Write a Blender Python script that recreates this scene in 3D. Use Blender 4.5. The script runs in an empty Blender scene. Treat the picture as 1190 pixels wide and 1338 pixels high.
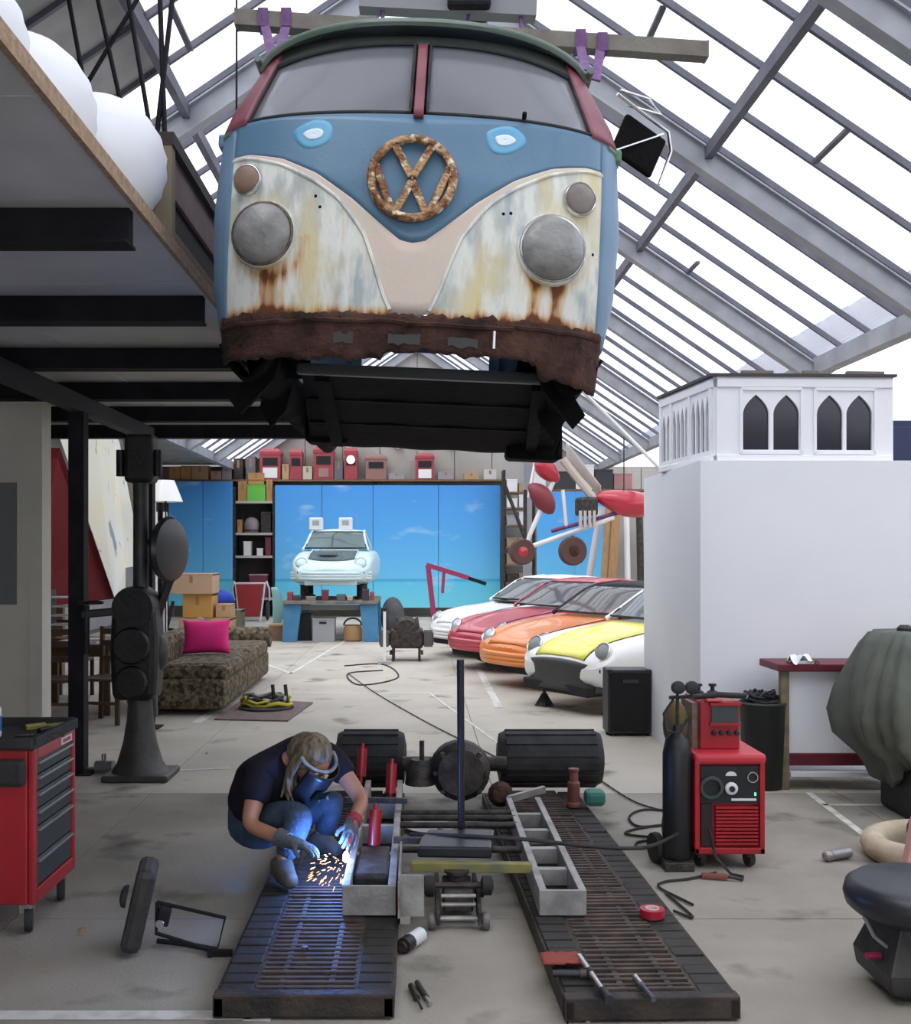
import bpy, bmesh, math, random
from mathutils import Vector as V, Matrix, noise
SC = bpy.context.scene
COL = SC.collection
PI = math.pi
random.seed(7)
rnd = random.uniform

# ---------------------------------------------------------------- camera
F, H, PX, PY = 1400.0, 1.73, 545.0, 720.0      # level camera 1.73 m up, looking down the hall (+Y)
cd = bpy.data.cameras.new('camera')
cam = bpy.data.objects.new('camera', cd)
COL.objects.link(cam)
cam.location = (0, 0, H)
cam.rotation_euler = (PI/2, 0, 0)
cd.sensor_fit = 'HORIZONTAL'
cd.sensor_width = 36
cd.lens = 36*F/1190
cd.shift_x = (595-PX)/1190
cd.shift_y = (PY-669)/1190
cd.clip_start = .05
cd.clip_end = 200
SC.camera = cam

# ---------------------------------------------------------------- sky, sun, exposure
w = bpy.data.worlds.new('overcast')
SC.world = w
w.use_nodes = True
nt = w.node_tree
bg = nt.nodes['Background']
tc = nt.nodes.new('ShaderNodeTexCoord')
cl = nt.nodes.new('ShaderNodeTexNoise')
cl.inputs['Scale'].default_value = 2.2
cl.inputs['Detail'].default_value = 4
cr = nt.nodes.new('ShaderNodeValToRGB')
cr.color_ramp.elements[0].position = .3
cr.color_ramp.elements[0].color = (.70, .77, .93, 1)
cr.color_ramp.elements[1].position = .68
cr.color_ramp.elements[1].color = (.97, .97, 1, 1)
nt.links.new(tc.outputs['Generated'], cl.inputs['Vector'])
nt.links.new(cl.outputs['Fac'], cr.inputs['Fac'])
nt.links.new(cr.outputs['Color'], bg.inputs['Color'])
bg.inputs['Strength'].default_value = 2.3
sd = bpy.data.lights.new('sun', 'SUN')
sd.energy = 1.2
sd.angle = .6
sd.color = (1, .97, .92)
sun = bpy.data.objects.new('sun', sd)
COL.objects.link(sun)
sun.rotation_euler = (math.radians(25), math.radians(-22), 0)
SC.view_settings.view_transform = 'Standard'
SC.view_settings.look = 'None'
SC.view_settings.gamma = 1
SC.view_settings.use_curve_mapping = False
SC.view_settings.exposure = 0.2

# ---------------------------------------------------------------- helpers
def P(px, py, Y):
    return V(((px-PX)/F*Y, Y, H-(py-PY)/F*Y))
def G(px, py, z=0.0):
    return P(px, py, (H-z)*F/(py-PY))
def rot(ax=0, ay=0, az=0):
    return Matrix.Rotation(az, 3, 'Z') @ Matrix.Rotation(ay, 3, 'Y') @ Matrix.Rotation(ax, 3, 'X')
def lerp(a, b, t):
    return a+(b-a)*t
def interp(tab, x):
    if x <= tab[0][0]: return tab[0][1]
    for (a, b), (c, d) in zip(tab, tab[1:]):
        if x <= c:
            t = (x-a)/(c-a)
            return b+(d-b)*t
    return tab[-1][1]

class MB:
    """collects geometry; build() links it as ONE mesh object"""
    def __init__(s, o=(0, 0, 0)):
        s.v = []; s.f = []; s.o = V(o)
    def add(s, vs, fs):
        n = len(s.v)
        s.v += [V(a) for a in vs]
        s.f += [tuple(i+n for i in q) for q in fs]
        return s
    def box(s, c, d, r=None):
        x, y, z = d[0]/2, d[1]/2, d[2]/2
        vs = [V((i, j, k)) for k in (-z, z) for j in (-y, y) for i in (-x, x)]
        if r is not None: vs = [r @ a for a in vs]
        return s.add([V(c)+a for a in vs], [(0, 2, 3, 1), (4, 5, 7, 6), (0, 1, 5, 4), (2, 6, 7, 3), (0, 4, 6, 2), (1, 3, 7, 5)])
    def box2(s, a, b):
        a, b = V(a), V(b)
        return s.box((a+b)/2, [abs(b[i]-a[i]) for i in range(3)])
    def beam(s, a, b, wd, ht, up=(0, 0, 1)):
        a, b = V(a), V(b)
        d = (b-a).normalized(); u = V(up)
        if abs(d.dot(u)) > .98: u = V((0, 1, 0))
        x = d.cross(u).normalized()*wd/2
        y = x.cross(d).normalized()*ht/2
        vs = [p+i*x+j*y for p in (a, b) for i, j in ((-1, -1), (1, -1), (1, 1), (-1, 1))]
        return s.add(vs, [(3, 2, 1, 0), (4, 5, 6, 7), (0, 1, 5, 4), (1, 2, 6, 5), (2, 3, 7, 6), (3, 0, 4, 7)])
    def cyl(s, a, b, r0, r1=None, n=16, cap=True):
        return s.tube([a, b], [r0, r0 if r1 is None else r1], n, cap)
    def tube(s, pts, r, n=8, cap=True, closed=False):
        pts = [V(p) for p in pts]
        m = len(pts)
        rs = r if isinstance(r, (list, tuple)) else [r]*m
        base = len(s.v)
        prev = None
        for i, p in enumerate(pts):
            if closed: d = pts[(i+1) % m]-pts[i-1]
            else: d = pts[min(i+1, m-1)]-pts[max(i-1, 0)]
            if d.length < 1e-9: d = V((0, 0, 1))
            d.normalize()
            if prev is None:
                u = V((0, 0, 1)) if abs(d.z) < .9 else V((1, 0, 0))
                u = (u-d*u.dot(d)).normalized()
            else:
                u = prev-d*prev.dot(d)
                if u.length < 1e-6: u = V((1, 0, 0))
                u.normalize()
            prev = u
            x = d.cross(u)
            for k in range(n):
                t = 2*PI*k/n
                s.v.append(p+(u*math.cos(t)+x*math.sin(t))*rs[i])
        for i in range(m if closed else m-1):
            j = (i+1) % m
            for k in range(n):
                l = (k+1) % n
                s.f.append((base+i*n+k, base+j*n+k, base+j*n+l, base+i*n+l)[::-1])
        if cap and not closed:
            s.f.append(tuple(base+k for k in range(n)))
            s.f.append(tuple(base+(m-1)*n+k for k in reversed(range(n))))
        return s
    def lathe(s, prof, c=(0, 0, 0), ax=(0, 0, 1), n=24, cap=True):
        c = V(c); ax = V(ax).normalized()
        q = V((0, 0, 1)).rotation_difference(ax).to_matrix()
        base = len(s.v)
        for r, h in prof:
            for k in range(n):
                t = 2*PI*k/n
                s.v.append(c+q @ V((r*math.cos(t), r*math.sin(t), h)))
        m = len(prof)
        for i in range(m-1):
            for k in range(n):
                l = (k+1) % n
                s.f.append((base+i*n+k, base+i*n+l, base+(i+1)*n+l, base+(i+1)*n+k))
        if cap:
            s.f.append(tuple(base+k for k in reversed(range(n))))
            s.f.append(tuple(base+(m-1)*n+k for k in range(n)))
        return s
    def ball(s, c, r, n=14, m=9, sc=(1, 1, 1), R=None):
        c = V(c)
        base = len(s.v)
        for i in range(m+1):
            a = PI*i/m
            for k in range(n):
                t = 2*PI*k/n
                p = V((r*math.sin(a)*math.cos(t)*sc[0], r*math.sin(a)*math.sin(t)*sc[1], -r*math.cos(a)*sc[2]))
                s.v.append(c+(R @ p if R is not None else p))
        for i in range(m):
            for k in range(n):
                l = (k+1) % n
                s.f.append((base+i*n+k, base+i*n+l, base+(i+1)*n+l, base+(i+1)*n+k))
        return s
    def torus(s, c, R, r, ax=(0, 0, 1), n=32, m=10):
        q = V((0, 0, 1)).rotation_difference(V(ax).normalized()).to_matrix()
        return s.tube([V(c)+q @ V((R*math.cos(2*PI*i/n), R*math.sin(2*PI*i/n), 0)) for i in range(n)], r, m, closed=True)
    def prism(s, poly, h, M=None, c=(0, 0, 0)):
        """poly in local xy, extruded h along local z, then M and c"""
        n = len(poly)
        vs = [V((x, y, z)) for z in (0, h) for x, y in poly]
        if M is not None: vs = [M @ a for a in vs]
        return s.add([V(c)+a for a in vs], [tuple(reversed(range(n))), tuple(range(n, 2*n))]+[(i, (i+1) % n, n+(i+1) % n, n+i) for i in range(n)])
    def patch(s, fn, nu, nv, flip=False):
        vs = [fn(i/nu, j/nv) for j in range(nv+1) for i in range(nu+1)]
        q = []
        for j in range(nv):
            for i in range(nu):
                a = j*(nu+1)+i
                t = (a, a+1, a+nu+2, a+nu+1)
                q.append(t[::-1] if flip else t)
        return s.add(vs, q)
    def loft(s, rings, cap=True):
        n = len(rings[0]); base = len(s.v)
        for r in rings: s.v += [V(p) for p in r]
        for i in range(len(rings)-1):
            for k in range(n):
                l = (k+1) % n
                s.f.append((base+i*n+k, base+i*n+l, base+(i+1)*n+l, base+(i+1)*n+k))
        if cap:
            s.f.append(tuple(base+k for k in reversed(range(n))))
            s.f.append(tuple(base+(len(rings)-1)*n+k for k in range(n)))
        return s
    def mesh(s, name):
        me = bpy.data.meshes.new(name)
        me.from_pydata([a-s.o for a in s.v], [], s.f)
        me.update()
        return me
    def build(s, name, mat, par=None, smooth=None, bev=0, solid=0, fix=True, soff=-1, sub=0):
        me = s.mesh(name)
        if fix:
            b = bmesh.new(); b.from_mesh(me)
            bmesh.ops.remove_doubles(b, verts=b.verts, dist=1e-5)
            bmesh.ops.recalc_face_normals(b, faces=b.faces)
            b.to_mesh(me); b.free()
        me.materials.append(mat)
        if smooth:
            me.polygons.foreach_set('use_smooth', [True]*len(me.polygons))
            me.set_sharp_from_angle(angle=math.radians(smooth))
        o = bpy.data.objects.new(name, me)
        COL.objects.link(o)
        if par is not None: o.parent = par
        if solid:
            d = o.modifiers.new('s', 'SOLIDIFY'); d.thickness = solid; d.offset = soff
        if bev:
            d = o.modifiers.new('b', 'BEVEL'); d.width = bev; d.segments = 2; d.limit_method = 'ANGLE'; d.angle_limit = .6
        if sub:
            d = o.modifiers.new('u', 'SUBSURF'); d.levels = sub; d.render_levels = sub
        return o

def tag(o, label, cat, group=None, kind=None):
    o['label'] = label; o['category'] = cat
    if group: o['group'] = group
    if kind: o['kind'] = kind
    return o
def thing(name, label, cat, loc=(0, 0, 0), rz=0, group=None, kind=None):
    o = bpy.data.objects.new(name, None)
    COL.objects.link(o)
    o.location = loc; o.rotation_euler = (0, 0, rz)
    o.empty_display_size = .1
    return tag(o, label, cat, group, kind)
def struct(name, loc=(0, 0, 0)):
    o = bpy.data.objects.new(name, None)
    COL.objects.link(o); o.location = loc; o['kind'] = 'structure'
    return o
def copy_tree(o, par=None):
    c = o.copy(); COL.objects.link(c)
    if par is not None: c.parent = par
    for ch in list(o.children): copy_tree(ch, c)
    return c
def inst(o, loc, par=None, r=None, sc=None):
    """another object of the same mesh (pieces)"""
    c = o.copy(); COL.objects.link(c)
    c.location = loc
    if par is not None: c.parent = par
    if r is not None: c.rotation_euler = r
    if sc is not None: c.scale = sc
    return c

# ---------------------------------------------------------------- materials
MATS = {}
def mat(name, col, rough=.6, metal=0, col2=None, scale=6, bump=0, bscale=40, pos=False, detail=5, lo=.35, hi=.65, spec=.5, coat=0, stretch=None, col3=None, scale3=1.5, lo3=.5, hi3=.62):
    if name in MATS: return MATS[name]
    m = bpy.data.materials.new(name); m.use_nodes = True
    n = m.node_tree; b = n.nodes['Principled BSDF']
    b.inputs['Base Color'].default_value = (*col, 1)
    b.inputs['Roughness'].default_value = rough
    b.inputs['Metallic'].default_value = metal
    b.inputs['Specular IOR Level'].default_value = spec
    if coat: b.inputs['Coat Weight'].default_value = coat
    if pos:
        g = n.nodes.new('ShaderNodeNewGeometry'); vec = g.outputs['Position']
    else:
        g = n.nodes.new('ShaderNodeTexCoord'); vec = g.outputs['Object']
    if stretch:
        mp = n.nodes.new('ShaderNodeMapping'); mp.inputs['Scale'].default_value = stretch
        n.links.new(vec, mp.inputs['Vector']); vec = mp.outputs['Vector']
    def nz(sc, dt):
        t = n.nodes.new('ShaderNodeTexNoise'); t.inputs['Scale'].default_value = sc; t.inputs['Detail'].default_value = dt
        n.links.new(vec, t.inputs['Vector']); return t.outputs['Fac']
    def mixin(prev, c, fac, lo, hi):
        mr = n.nodes.new('ShaderNodeMapRange'); mr.inputs['From Min'].default_value = lo; mr.inputs['From Max'].default_value = hi
        n.links.new(fac, mr.inputs['Value'])
        x = n.nodes.new('ShaderNodeMix'); x.data_type = 'RGBA'
        n.links.new(mr.outputs['Result'], x.inputs['Factor'])
        if isinstance(prev, tuple): x.inputs['A'].default_value = (*prev, 1)
        else: n.links.new(prev, x.inputs['A'])
        x.inputs['B'].default_value = (*c, 1)
        return x.outputs['Result']
    out = col
    if col2: out = mixin(out, col2, nz(scale, detail), lo, hi)
    if col3: out = mixin(out, col3, nz(scale3, 6), lo3, hi3)
    if not isinstance(out, tuple): n.links.new(out, b.inputs['Base Color'])
    if bump:
        bp = n.nodes.new('ShaderNodeBump'); bp.inputs['Strength'].default_value = bump; bp.inputs['Distance'].default_value = .02
        n.links.new(nz(bscale, 4), bp.inputs['Height']); n.links.new(bp.outputs['Normal'], b.inputs['Normal'])
    MATS[name] = m
    return m
def glassy(name, tint, trans, haze, rough=.1, gloss=1):
    """dusty glass: transparent + hazy diffuse/translucent film + gloss"""
    if name in MATS: return MATS[name]
    m = bpy.data.materials.new(name); m.use_nodes = True
    n = m.node_tree; n.nodes.clear()
    o = n.nodes.new('ShaderNodeOutputMaterial')
    t = n.nodes.new('ShaderNodeBsdfTransparent'); t.inputs['Color'].default_value = (*tint, 1)
    d = n.nodes.new('ShaderNodeBsdfDiffuse'); d.inputs['Color'].default_value = (*haze, 1)
    tl = n.nodes.new('ShaderNodeBsdfTranslucent'); tl.inputs['Color'].default_value = (*haze, 1)
    g = n.nodes.new('ShaderNodeBsdfGlossy'); g.inputs['Roughness'].default_value = rough
    a = n.nodes.new('ShaderNodeMixShader'); a.inputs[0].default_value = .5
    n.links.new(d.outputs[0], a.inputs[1]); n.links.new(tl.outputs[0], a.inputs[2])
    b = n.nodes.new('ShaderNodeMixShader'); b.inputs[0].default_value = trans
    n.links.new(a.outputs[0], b.inputs[1]); n.links.new(t.outputs[0], b.inputs[2])
    lw = n.nodes.new('ShaderNodeFresnel'); lw.inputs['IOR'].default_value = 1.45
    c = n.nodes.new('ShaderNodeMixShader')
    fm = n.nodes.new('ShaderNodeMath'); fm.operation = 'MULTIPLY'; fm.inputs[1].default_value = gloss
    n.links.new(lw.outputs[0], fm.inputs[0]); n.links.new(fm.outputs[0], c.inputs[0]); n.links.new(b.outputs[0], c.inputs[1]); n.links.new(g.outputs[0], c.inputs[2])
    n.links.new(c.outputs[0], o.inputs['Surface'])
    MATS[name] = m
    return m
def emis(name, col, s):
    if name in MATS: return MATS[name]
    m = bpy.data.materials.new(name); m.use_nodes = True
    b = m.node_tree.nodes['Principled BSDF']
    b.inputs['Base Color'].default_value = (*col, 1)
    b.inputs['Emission Color'].default_value = (*col, 1)
    b.inputs['Emission Strength'].default_value = s
    MATS[name] = m
    return m

concrete = mat('concrete', (.52, .475, .40), .85, 0, (.40, .365, .305), .9, .25, 60, True, 8, .3, .7, .3, 0, None, (.13, .12, .10), 1.7, .60, .74)
workfloor = mat('oily_shaded_concrete', (.36, .33, .28), .85, 0, (.215, .195, .165), 1.1, .25, 60, True, 8, .3, .7, .3, 0, None, (.10, .09, .075), 2.1, .57, .72)  # near slabs: oily dirt, plus shade put into the darker colour
concrete2 = mat('concrete_dark', (.12, .115, .10), .95, pos=True, col2=(.2, .19, .17), scale=2)
whitepaint = mat('white_line_paint', (.62, .60, .55), .8, col2=(.40, .38, .34), scale=9, pos=True, lo=.45, hi=.7)
blacksteel = mat('black_steel', (.010, .010, .013), .7, 0, (.018, .018, .021), 5, .1, 30, spec=.2)
greysteel = mat('grey_roof_steel', (.27, .28, .30), .6, .0, (.36, .37, .39), 3)
barsteel = mat('glazing_bar_steel', (.08, .08, .105), .6, 0, (.13, .13, .155), 3)
chip = mat('chipboard_edge', (.30, .19, .11), .85, 0, (.42, .30, .2), 30, .4, 60)
deckwhite = mat('painted_deck_board', (.62, .61, .60), .8, 0, (.52, .51, .50), 2, .05)
cream = mat('cream_painted_wall', (.62, .60, .52), .8, 0, (.55, .53, .47), 2)
whitewall = mat('white_painted_wall', (.80, .81, .83), .6, 0, (.74, .75, .78), .7, .02, 20)
boardpanel = mat('opaque_roof_board', (.30, .29, .27), .9, 0, (.38, .37, .35), 3)
backsheet = mat('back_wall_sheet', (.34, .31, .27), .85, 0, (.45, .43, .40), .6, .1, 8, True)
greywall = mat('grey_render', (.40, .39, .37), .9, 0, (.32, .31, .30), 1.5)
roofglass = glassy('dusty_roof_glass', (.98, .985, 1), .90, (.80, .84, .90), .15, .12)
chrome = mat('worn_chrome', (.62, .62, .62), .25, 1)
rubber = mat('black_rubber', (.014, .014, .014), .75, 0, (.03, .03, .03), 8, .15, 60)
blackplastic = mat('black_plastic', (.015, .015, .017), .5)
rust = mat('brown_rust', (.048, .024, .019), .9, 0, (.095, .048, .036), 12, .6, 50, False, 6, .35, .65, .2, 0, None, (.03, .018, .014), 6, .5, .62)
darkmetal = mat('oily_dark_metal', (.03, .028, .026), .55, .5, (.08, .065, .055), 14, .3, 60)
baremetal = mat('bare_sheet_steel', (.42, .41, .39), .5, .6, (.26, .25, .24), 9, .1, 50)
redpaint = mat('red_paint', (.42, .012, .022), .38, 0, (.30, .010, .016), 3, coat=.2)
wood = mat('brown_timber', (.16, .09, .05), .7, 0, (.24, .14, .08), 4, .15, 30, stretch=(1, 6, 6))
cardboard = mat('cardboard', (.45, .28, .15), .9, 0, (.52, .34, .2), 4)
greenbrown = mat('faded_timber', (.17, .14, .11), .8, 0, (.25, .20, .15), 5, .1)
# ---------------------------------------------------------------- floor
floor = struct('floor')
MB().box((1, 13, -.065), (22, 36, .1)).build('floor_bed', concrete2, floor)
SX, SY = 2.45, 2.62
for i in range(-3, 4):
    for j in range(0, 12):
        x0, y0 = i*SX+.55, j*SY-.2
        if i in (-3, 3) and j < 2: continue
        b = MB().box((x0+SX/2, y0+SY/2, -.02), (SX-.006, SY-.006, .04)).build('floor_slab', workfloor if y0 < 7.0 else concrete, floor)
        b.location.z = rnd(-.0012, 0)
def line(pts, wd, z=.002):
    pts = [V((p[0], p[1], 0)) for p in pts]
    m = MB()
    for a, b in zip(pts, pts[1:]): m.beam(a+V((0, 0, z)), b+V((0, 0, z)), wd, .002)
    m.build('painted_line', whitepaint, floor)
line([G(-30, 1327), G(330, 1327)], .075)
line([G(335, 1335), G(350, 1300)], .10)
line([G(622, 868), G(652, 925)], .09)
line([G(1056, 1036), G(1130, 1092)], .05)
line([G(1075, 1052), G(1180, 1052)], .04)
line([G(228, 1007), G(300, 1004)], .05)
line([G(255, 945), G(318, 905)], .10)
line([G(380, 880), G(300, 850)], .07)
line([G(560, 905), G(690, 1000)], .03)
line([G(455, 835), G(380, 880)], .06)

# ---------------------------------------------------------------- roof of glass
RZ, SL, EX = 7.4, .68, 4.91
def roofz(x): return RZ-SL*abs(x)
ceiling = struct('ceiling')
ang = math.atan(SL)
BAY, Y0 = .775, 2.25-4*.775
NB = 38
YE = Y0+BAY*NB
pur = {1: (2.71,), -1: (2.15,)}
for s in (1, -1):
    xs = [0]+list(pur[s])+[EX]
    # panes
    for r in range(2):
        xa, xb = xs[r], xs[r+1]
        a = V((s*xa, 0, roofz(xa))); b = V((s*xb, 0, roofz(xb)))
        L = (b-a).length+.02
        mid = (a+b)/2
        glass = MB().box((0, 0, 0), (L, BAY-.05, .006)).build('glass_pane', roofglass, ceiling)
        board = None
        for k in range(NB):
            y = Y0+BAY*(k+.5)
            loc = V((mid.x, y, mid.z+.03)); ro = (0, s*ang, 0)
            if s < 0 and r == 1 and y < 9.2:
                if board is None:
                    board = MB().box((0, 0, 0), (L, BAY-.01, .02)).build('roof_board', boardpanel, ceiling)
                    o = board
                else: o = inst(board, loc, ceiling)
            elif k == 0: o = glass
            else: o = inst(glass, loc, ceiling)
            o.location = loc; o.rotation_euler = ro
        if s < 0 and r == 1: bpy.data.objects.remove(glass) if glass.location.length == 0 else None
    # glazing bars
    a = V((0, 0, RZ)); b = V((s*EX, 0, roofz(EX)))
    bar = None
    for k in range(NB+1):
        y = Y0+BAY*k
        if bar is None:
            bar = MB().beam(a, b, .04, .055).build('glazing_bar', barsteel, ceiling)
            o = bar
        else: o = inst(bar, (0, 0, 0), ceiling)
        o.location = (0, y, 0)
    # rafters
    raf = None
    for k in range(9):
        y = 3.8+3.1*k
        d = V((-s*SL, 0, -1)).normalized()*.17
        if raf is None:
            m = MB().beam(a+d, b+d, .05, .20)
            m.beam(a+d+d.normalized()*.10, b+d+d.normalized()*.10, .14, .016).beam(a+d-d.normalized()*.10, b+d-d.normalized()*.10, .14, .016)
            raf = m.build('rafter', greysteel, ceiling); o = raf
        else: o = inst(raf, (0, 0, 0), ceiling)
        o.location = (0, y, 0)
    # purlins
    for x in list(pur[s]):
        MB().beam((s*x, Y0, roofz(x)-.12), (s*x, YE, roofz(x)-.12), .07, .12).build('purlin', barsteel, ceiling)
    MB().beam((s*EX, -3, roofz(EX)-.08), (s*EX, YE, roofz(EX)-.08), .16, .2).build('gutter_beam', greysteel, ceiling)
    # unseen opaque roof behind the viewer, added to darken the near end
    p = [V((0, -3, RZ+.03)), V((s*EX, -3, roofz(EX)+.03)), V((s*EX, Y0, roofz(EX)+.03)), V((0, Y0, RZ+.03))]
    MB().add(p, [(0, 1, 2, 3)]).build('roof_board', boardpanel, ceiling, solid=.03)
    for y, xx in ((8.5, 1.95), (8.45, 3.4), (12.6, 3.3), (15.7, 2.2), (11.5, 1.6)):
        p = V((s*xx, y, roofz(xx)-.03))
        MB().beam(p, p+V((0, .72, 0)), .05, .03).build('glazing_clip', barsteel, ceiling)
MB().beam((0, Y0, RZ-.02), (0, YE, RZ-.02), .16, .22).build('ridge_beam', greysteel, ceiling)
# next bay: rises again beyond the valley on the right
gl2 = None
for k in range(12, NB):
    y = Y0+BAY*(k+.5)
    if gl2 is None:
        gl2 = MB().box((0, 0, 0), (4.9, BAY-.05, .006)).build('glass_pane', roofglass, ceiling); o = gl2
    else: o = inst(gl2, (0, 0, 0), ceiling)
    o.location = (EX+2.05, y, roofz(EX)+SL*2.05+.03); o.rotation_euler = (0, -ang, 0)
b2 = None
for k in range(12, NB+1):
    y = Y0+BAY*k
    if b2 is None:
        b2 = MB().beam((EX, 0, roofz(EX)), (EX+4.1, 0, roofz(EX)+SL*4.1), .04, .055).build('glazing_bar', barsteel, ceiling); o = b2
    else: o = inst(b2, (0, 0, 0), ceiling)
    o.location = (0, y, 0)
for y in (10, 13.1, 16.2, 19.3):
    MB().beam((EX, y, roofz(EX)-.14), (EX+4.1, y, roofz(EX)+SL*4.1-.14), .12, .20).build('rafter', greysteel, ceiling)

# ---------------------------------------------------------------- walls
wb = struct('wall_back')
YB = 28.7
for i in range(16):
    x0 = -7+i*1.0
    za, zb_ = roofz(x0) if abs(x0) <= EX else roofz(EX), roofz(x0+1) if abs(x0+1) <= EX else roofz(EX)
    q = [(x0+.01, 0), (x0+.99, 0), (x0+.99, zb_-.1), (x0+.01, za-.1)]
    MB().prism(q, .06, rot(PI/2), (0, YB+.06, 0)).build('wall_sheet', backsheet, wb)
MB().prism([(-7, 0), (9, 0), (9, 4), (EX, 4), (0, RZ-.1), (-EX, 4), (-7, 4)], .05, rot(PI/2), (0, YB+.13, 0)).build('wall_core', greywall, wb)
wl = struct('wall_left')
MB().box((-7.2, 13, 2.1), (.15, 34, 4.2)).build('wall_core', greywall, wl)
MB().box((-6.1, 13, 4.08), (2.4, 34, .08)).build('roof_board', boardpanel, ceiling)
wr = struct('wall_right')
MB().box((9.1, 13, 1.9), (.15, 34, 3.8)).build('wall_core', greywall, wr)
wf = struct('wall_front')  # unseen wall; wide middle gap added to let daylight in
MB().box((-5.1, -3.1, 2.1), (4.2, .15, 4.2)).build('wall_core', cream, wf)
MB().box((6.1, -3.1, 2.1), (6.2, .15, 4.2)).build('wall_core', cream, wf)
MB().prism([(-EX, 3.9), (EX, 3.9), (0, RZ)], .15, rot(PI/2), (0, -3.0, 0)).build('wall_gable', cream, wf)
pw = struct('wall_partition')
m = MB()
m.box2((-5.6, 8.62, 0), (-3.02, 8.74, 2.92)).build('partition_board', cream, pw)
MB().box2((-3.1, 8.57, 0), (-3.0, 8.78, 2.92)).build('edge_stile', cream, pw)
MB().box2((-3.9, 8.60, 1.30), (-3.22, 8.63, 2.28)).build('grey_panel', mat('grey_window_panel', (.16, .17, .17), .4), pw)

# ---------------------------------------------------------------- mezzanine on the left
mz = struct('trim_mezzanine')
ZD, XE = 3.09, -1.12
for i in range(4):
    for j in range(5):
        x1 = XE-i*1.22; y0 = 1.0+j*2.2
        MB().box2((x1-1.21, y0+.005, ZD), (x1, y0+2.195, ZD+.025)).build('deck_panel', deckwhite, mz)
MB().box2((XE-.0, 1.0, ZD-.012), (XE+.022, 12.0, ZD+.05)).build('chipboard_edge', chip, mz)
for i in range(-1, 6):
    y = 4.27+1.46*i
    m = MB().box2((-5.9, y-.03, 2.955), (XE-.02, y+.03, ZD-.002))
    m.box2((-5.9, y-.07, 2.945), (XE-.02, y+.07, 2.957)).build('joist', blacksteel, mz)
m = MB().box2((-2.69, 2.4, 2.81), (-2.59, 10.56, 2.94)).build('bearer_beam', mat('grey_black_steel', (.022, .022, .026), .6, spec=.3), mz)
for y in (8.35, 10.5):
    m = MB().box2((-2.70, y-.06, 0.012), (-2.58, y+.06, 2.81))
    m.box2((-2.77, y-.12, 0), (-2.51, y+.12, .012)).build('steel_post', blacksteel, mz)
# ================================================================ the hanging van body
van = thing('camper_van', 'rusty blue and cream vintage van body hoisted in mid air, rust streaks below its headlights', 'van', (-0.035, 4.30, 2.63))
van.rotation_euler = (0, math.radians(2.6), math.radians(-1.0))
WT = [(-.2, .80), (0, .825), (.2, .862), (.5, .878), (.85, .86), (.97, .835), (1.2, .745), (1.35, .69)]
NT = [(-.2, .02), (0, 0), (.3, 0), (.6, .02), (.87, .06), (1.2, .24), (1.35, .31)]
def vw(z): return interp(WT, z)
def vn(z): return interp(NT, z)
CB, CP = .42, 2.5
def vs(x, z, off=0):
    """point on the rounded nose"""
    w_ = vw(z); t = min(abs(x)/w_, 1)
    return V((x, vn(z)+CB*(1-(1-t**CP)**(1/CP))-off, z))
def vnorm(x, z):
    e = .01
    a = vs(x+e, z)-vs(x-e, z); b = vs(x, z+e)-vs(x, z-e)
    return a.cross(b).normalized()
def nosepatch(name, m, x0, x1, z0, z1, nu=24, nv=20, par=van, off=0, solid=.012, smooth=60):
    f = lambda u, v: (lambda x: vs(x, lerp(z0(x), z1(x), v), off))(lerp(x0, x1, u))
    return MB().patch(f, nu, nv).build(name, m, par, smooth, solid=solid, soff=0)
# paints of the nose
def vanpaint():
    m = mat('aged_cream_paint', (.72, .73, .66), .75, 0, (.40, .45, .46), 8, .15, 30, False, 7, .46, .64, .3, 0, (1.6, 1, .6), (.66, .58, .34), 4, .52, .68)
    n = m.node_tree; b = n.nodes['Principled BSDF']
    prev = b.inputs['Base Color'].links[0].from_socket
    at = n.nodes.new('ShaderNodeAttribute'); at.attribute_name = 'rust'; at.attribute_type = 'GEOMETRY'
    nz = n.nodes.new('ShaderNodeTexNoise'); nz.inputs['Scale'].default_value = 14; nz.inputs['Detail'].default_value = 6
    t = n.nodes.new('ShaderNodeTexCoord')
    mp = n.nodes.new('ShaderNodeMapping'); mp.inputs['Scale'].default_value = (2.2, 1, .35)
    n.links.new(t.outputs['Object'], mp.inputs['Vector']); n.links.new(mp.outputs['Vector'], nz.inputs['Vector'])
    ad = n.nodes.new('ShaderNodeMath'); ad.operation = 'MULTIPLY_ADD'; ad.inputs[1].default_value = 1.0
    n.links.new(nz.outputs['Fac'], ad.inputs[0]); n.links.new(at.outputs['Fac'], ad.inputs[2])
    cr = n.nodes.new('ShaderNodeValToRGB')
    e = cr.color_ramp.elements
    e[0].position = .62; e[0].color = (0, 0, 0, 1); e[1].position = .95; e[1].color = (1, 1, 1, 1)
    sc = n.nodes.new('ShaderNodeMath'); sc.operation = 'MULTIPLY'; sc.inputs[1].default_value = .72
    n.links.new(ad.outputs[0], sc.inputs[0]); n.links.new(sc.outputs[0], cr.inputs['Fac'])
    c2 = n.nodes.new('ShaderNodeValToRGB')
    e = c2.color_ramp.elements
    e[0].position = .55; e[0].color = (.58, .47, .17, 1); e[1].position = 1.0; e[1].color = (.14, .045, .02, 1)
    q = e.new(.8); q.color = (.56, .24, .03, 1)
    n.links.new(sc.outputs[0], c2.inputs['Fac'])
    x = n.nodes.new('ShaderNodeMix'); x.data_type = 'RGBA'
    n.links.new(cr.outputs['Color'], x.inputs['Factor']); n.links.new(prev, x.inputs['A']); n.links.new(c2.outputs['Color'], x.inputs['B'])
    n.links.new(x.outputs['Result'], b.inputs['Base Color'])
    return m
creampaint = vanpaint()
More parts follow.
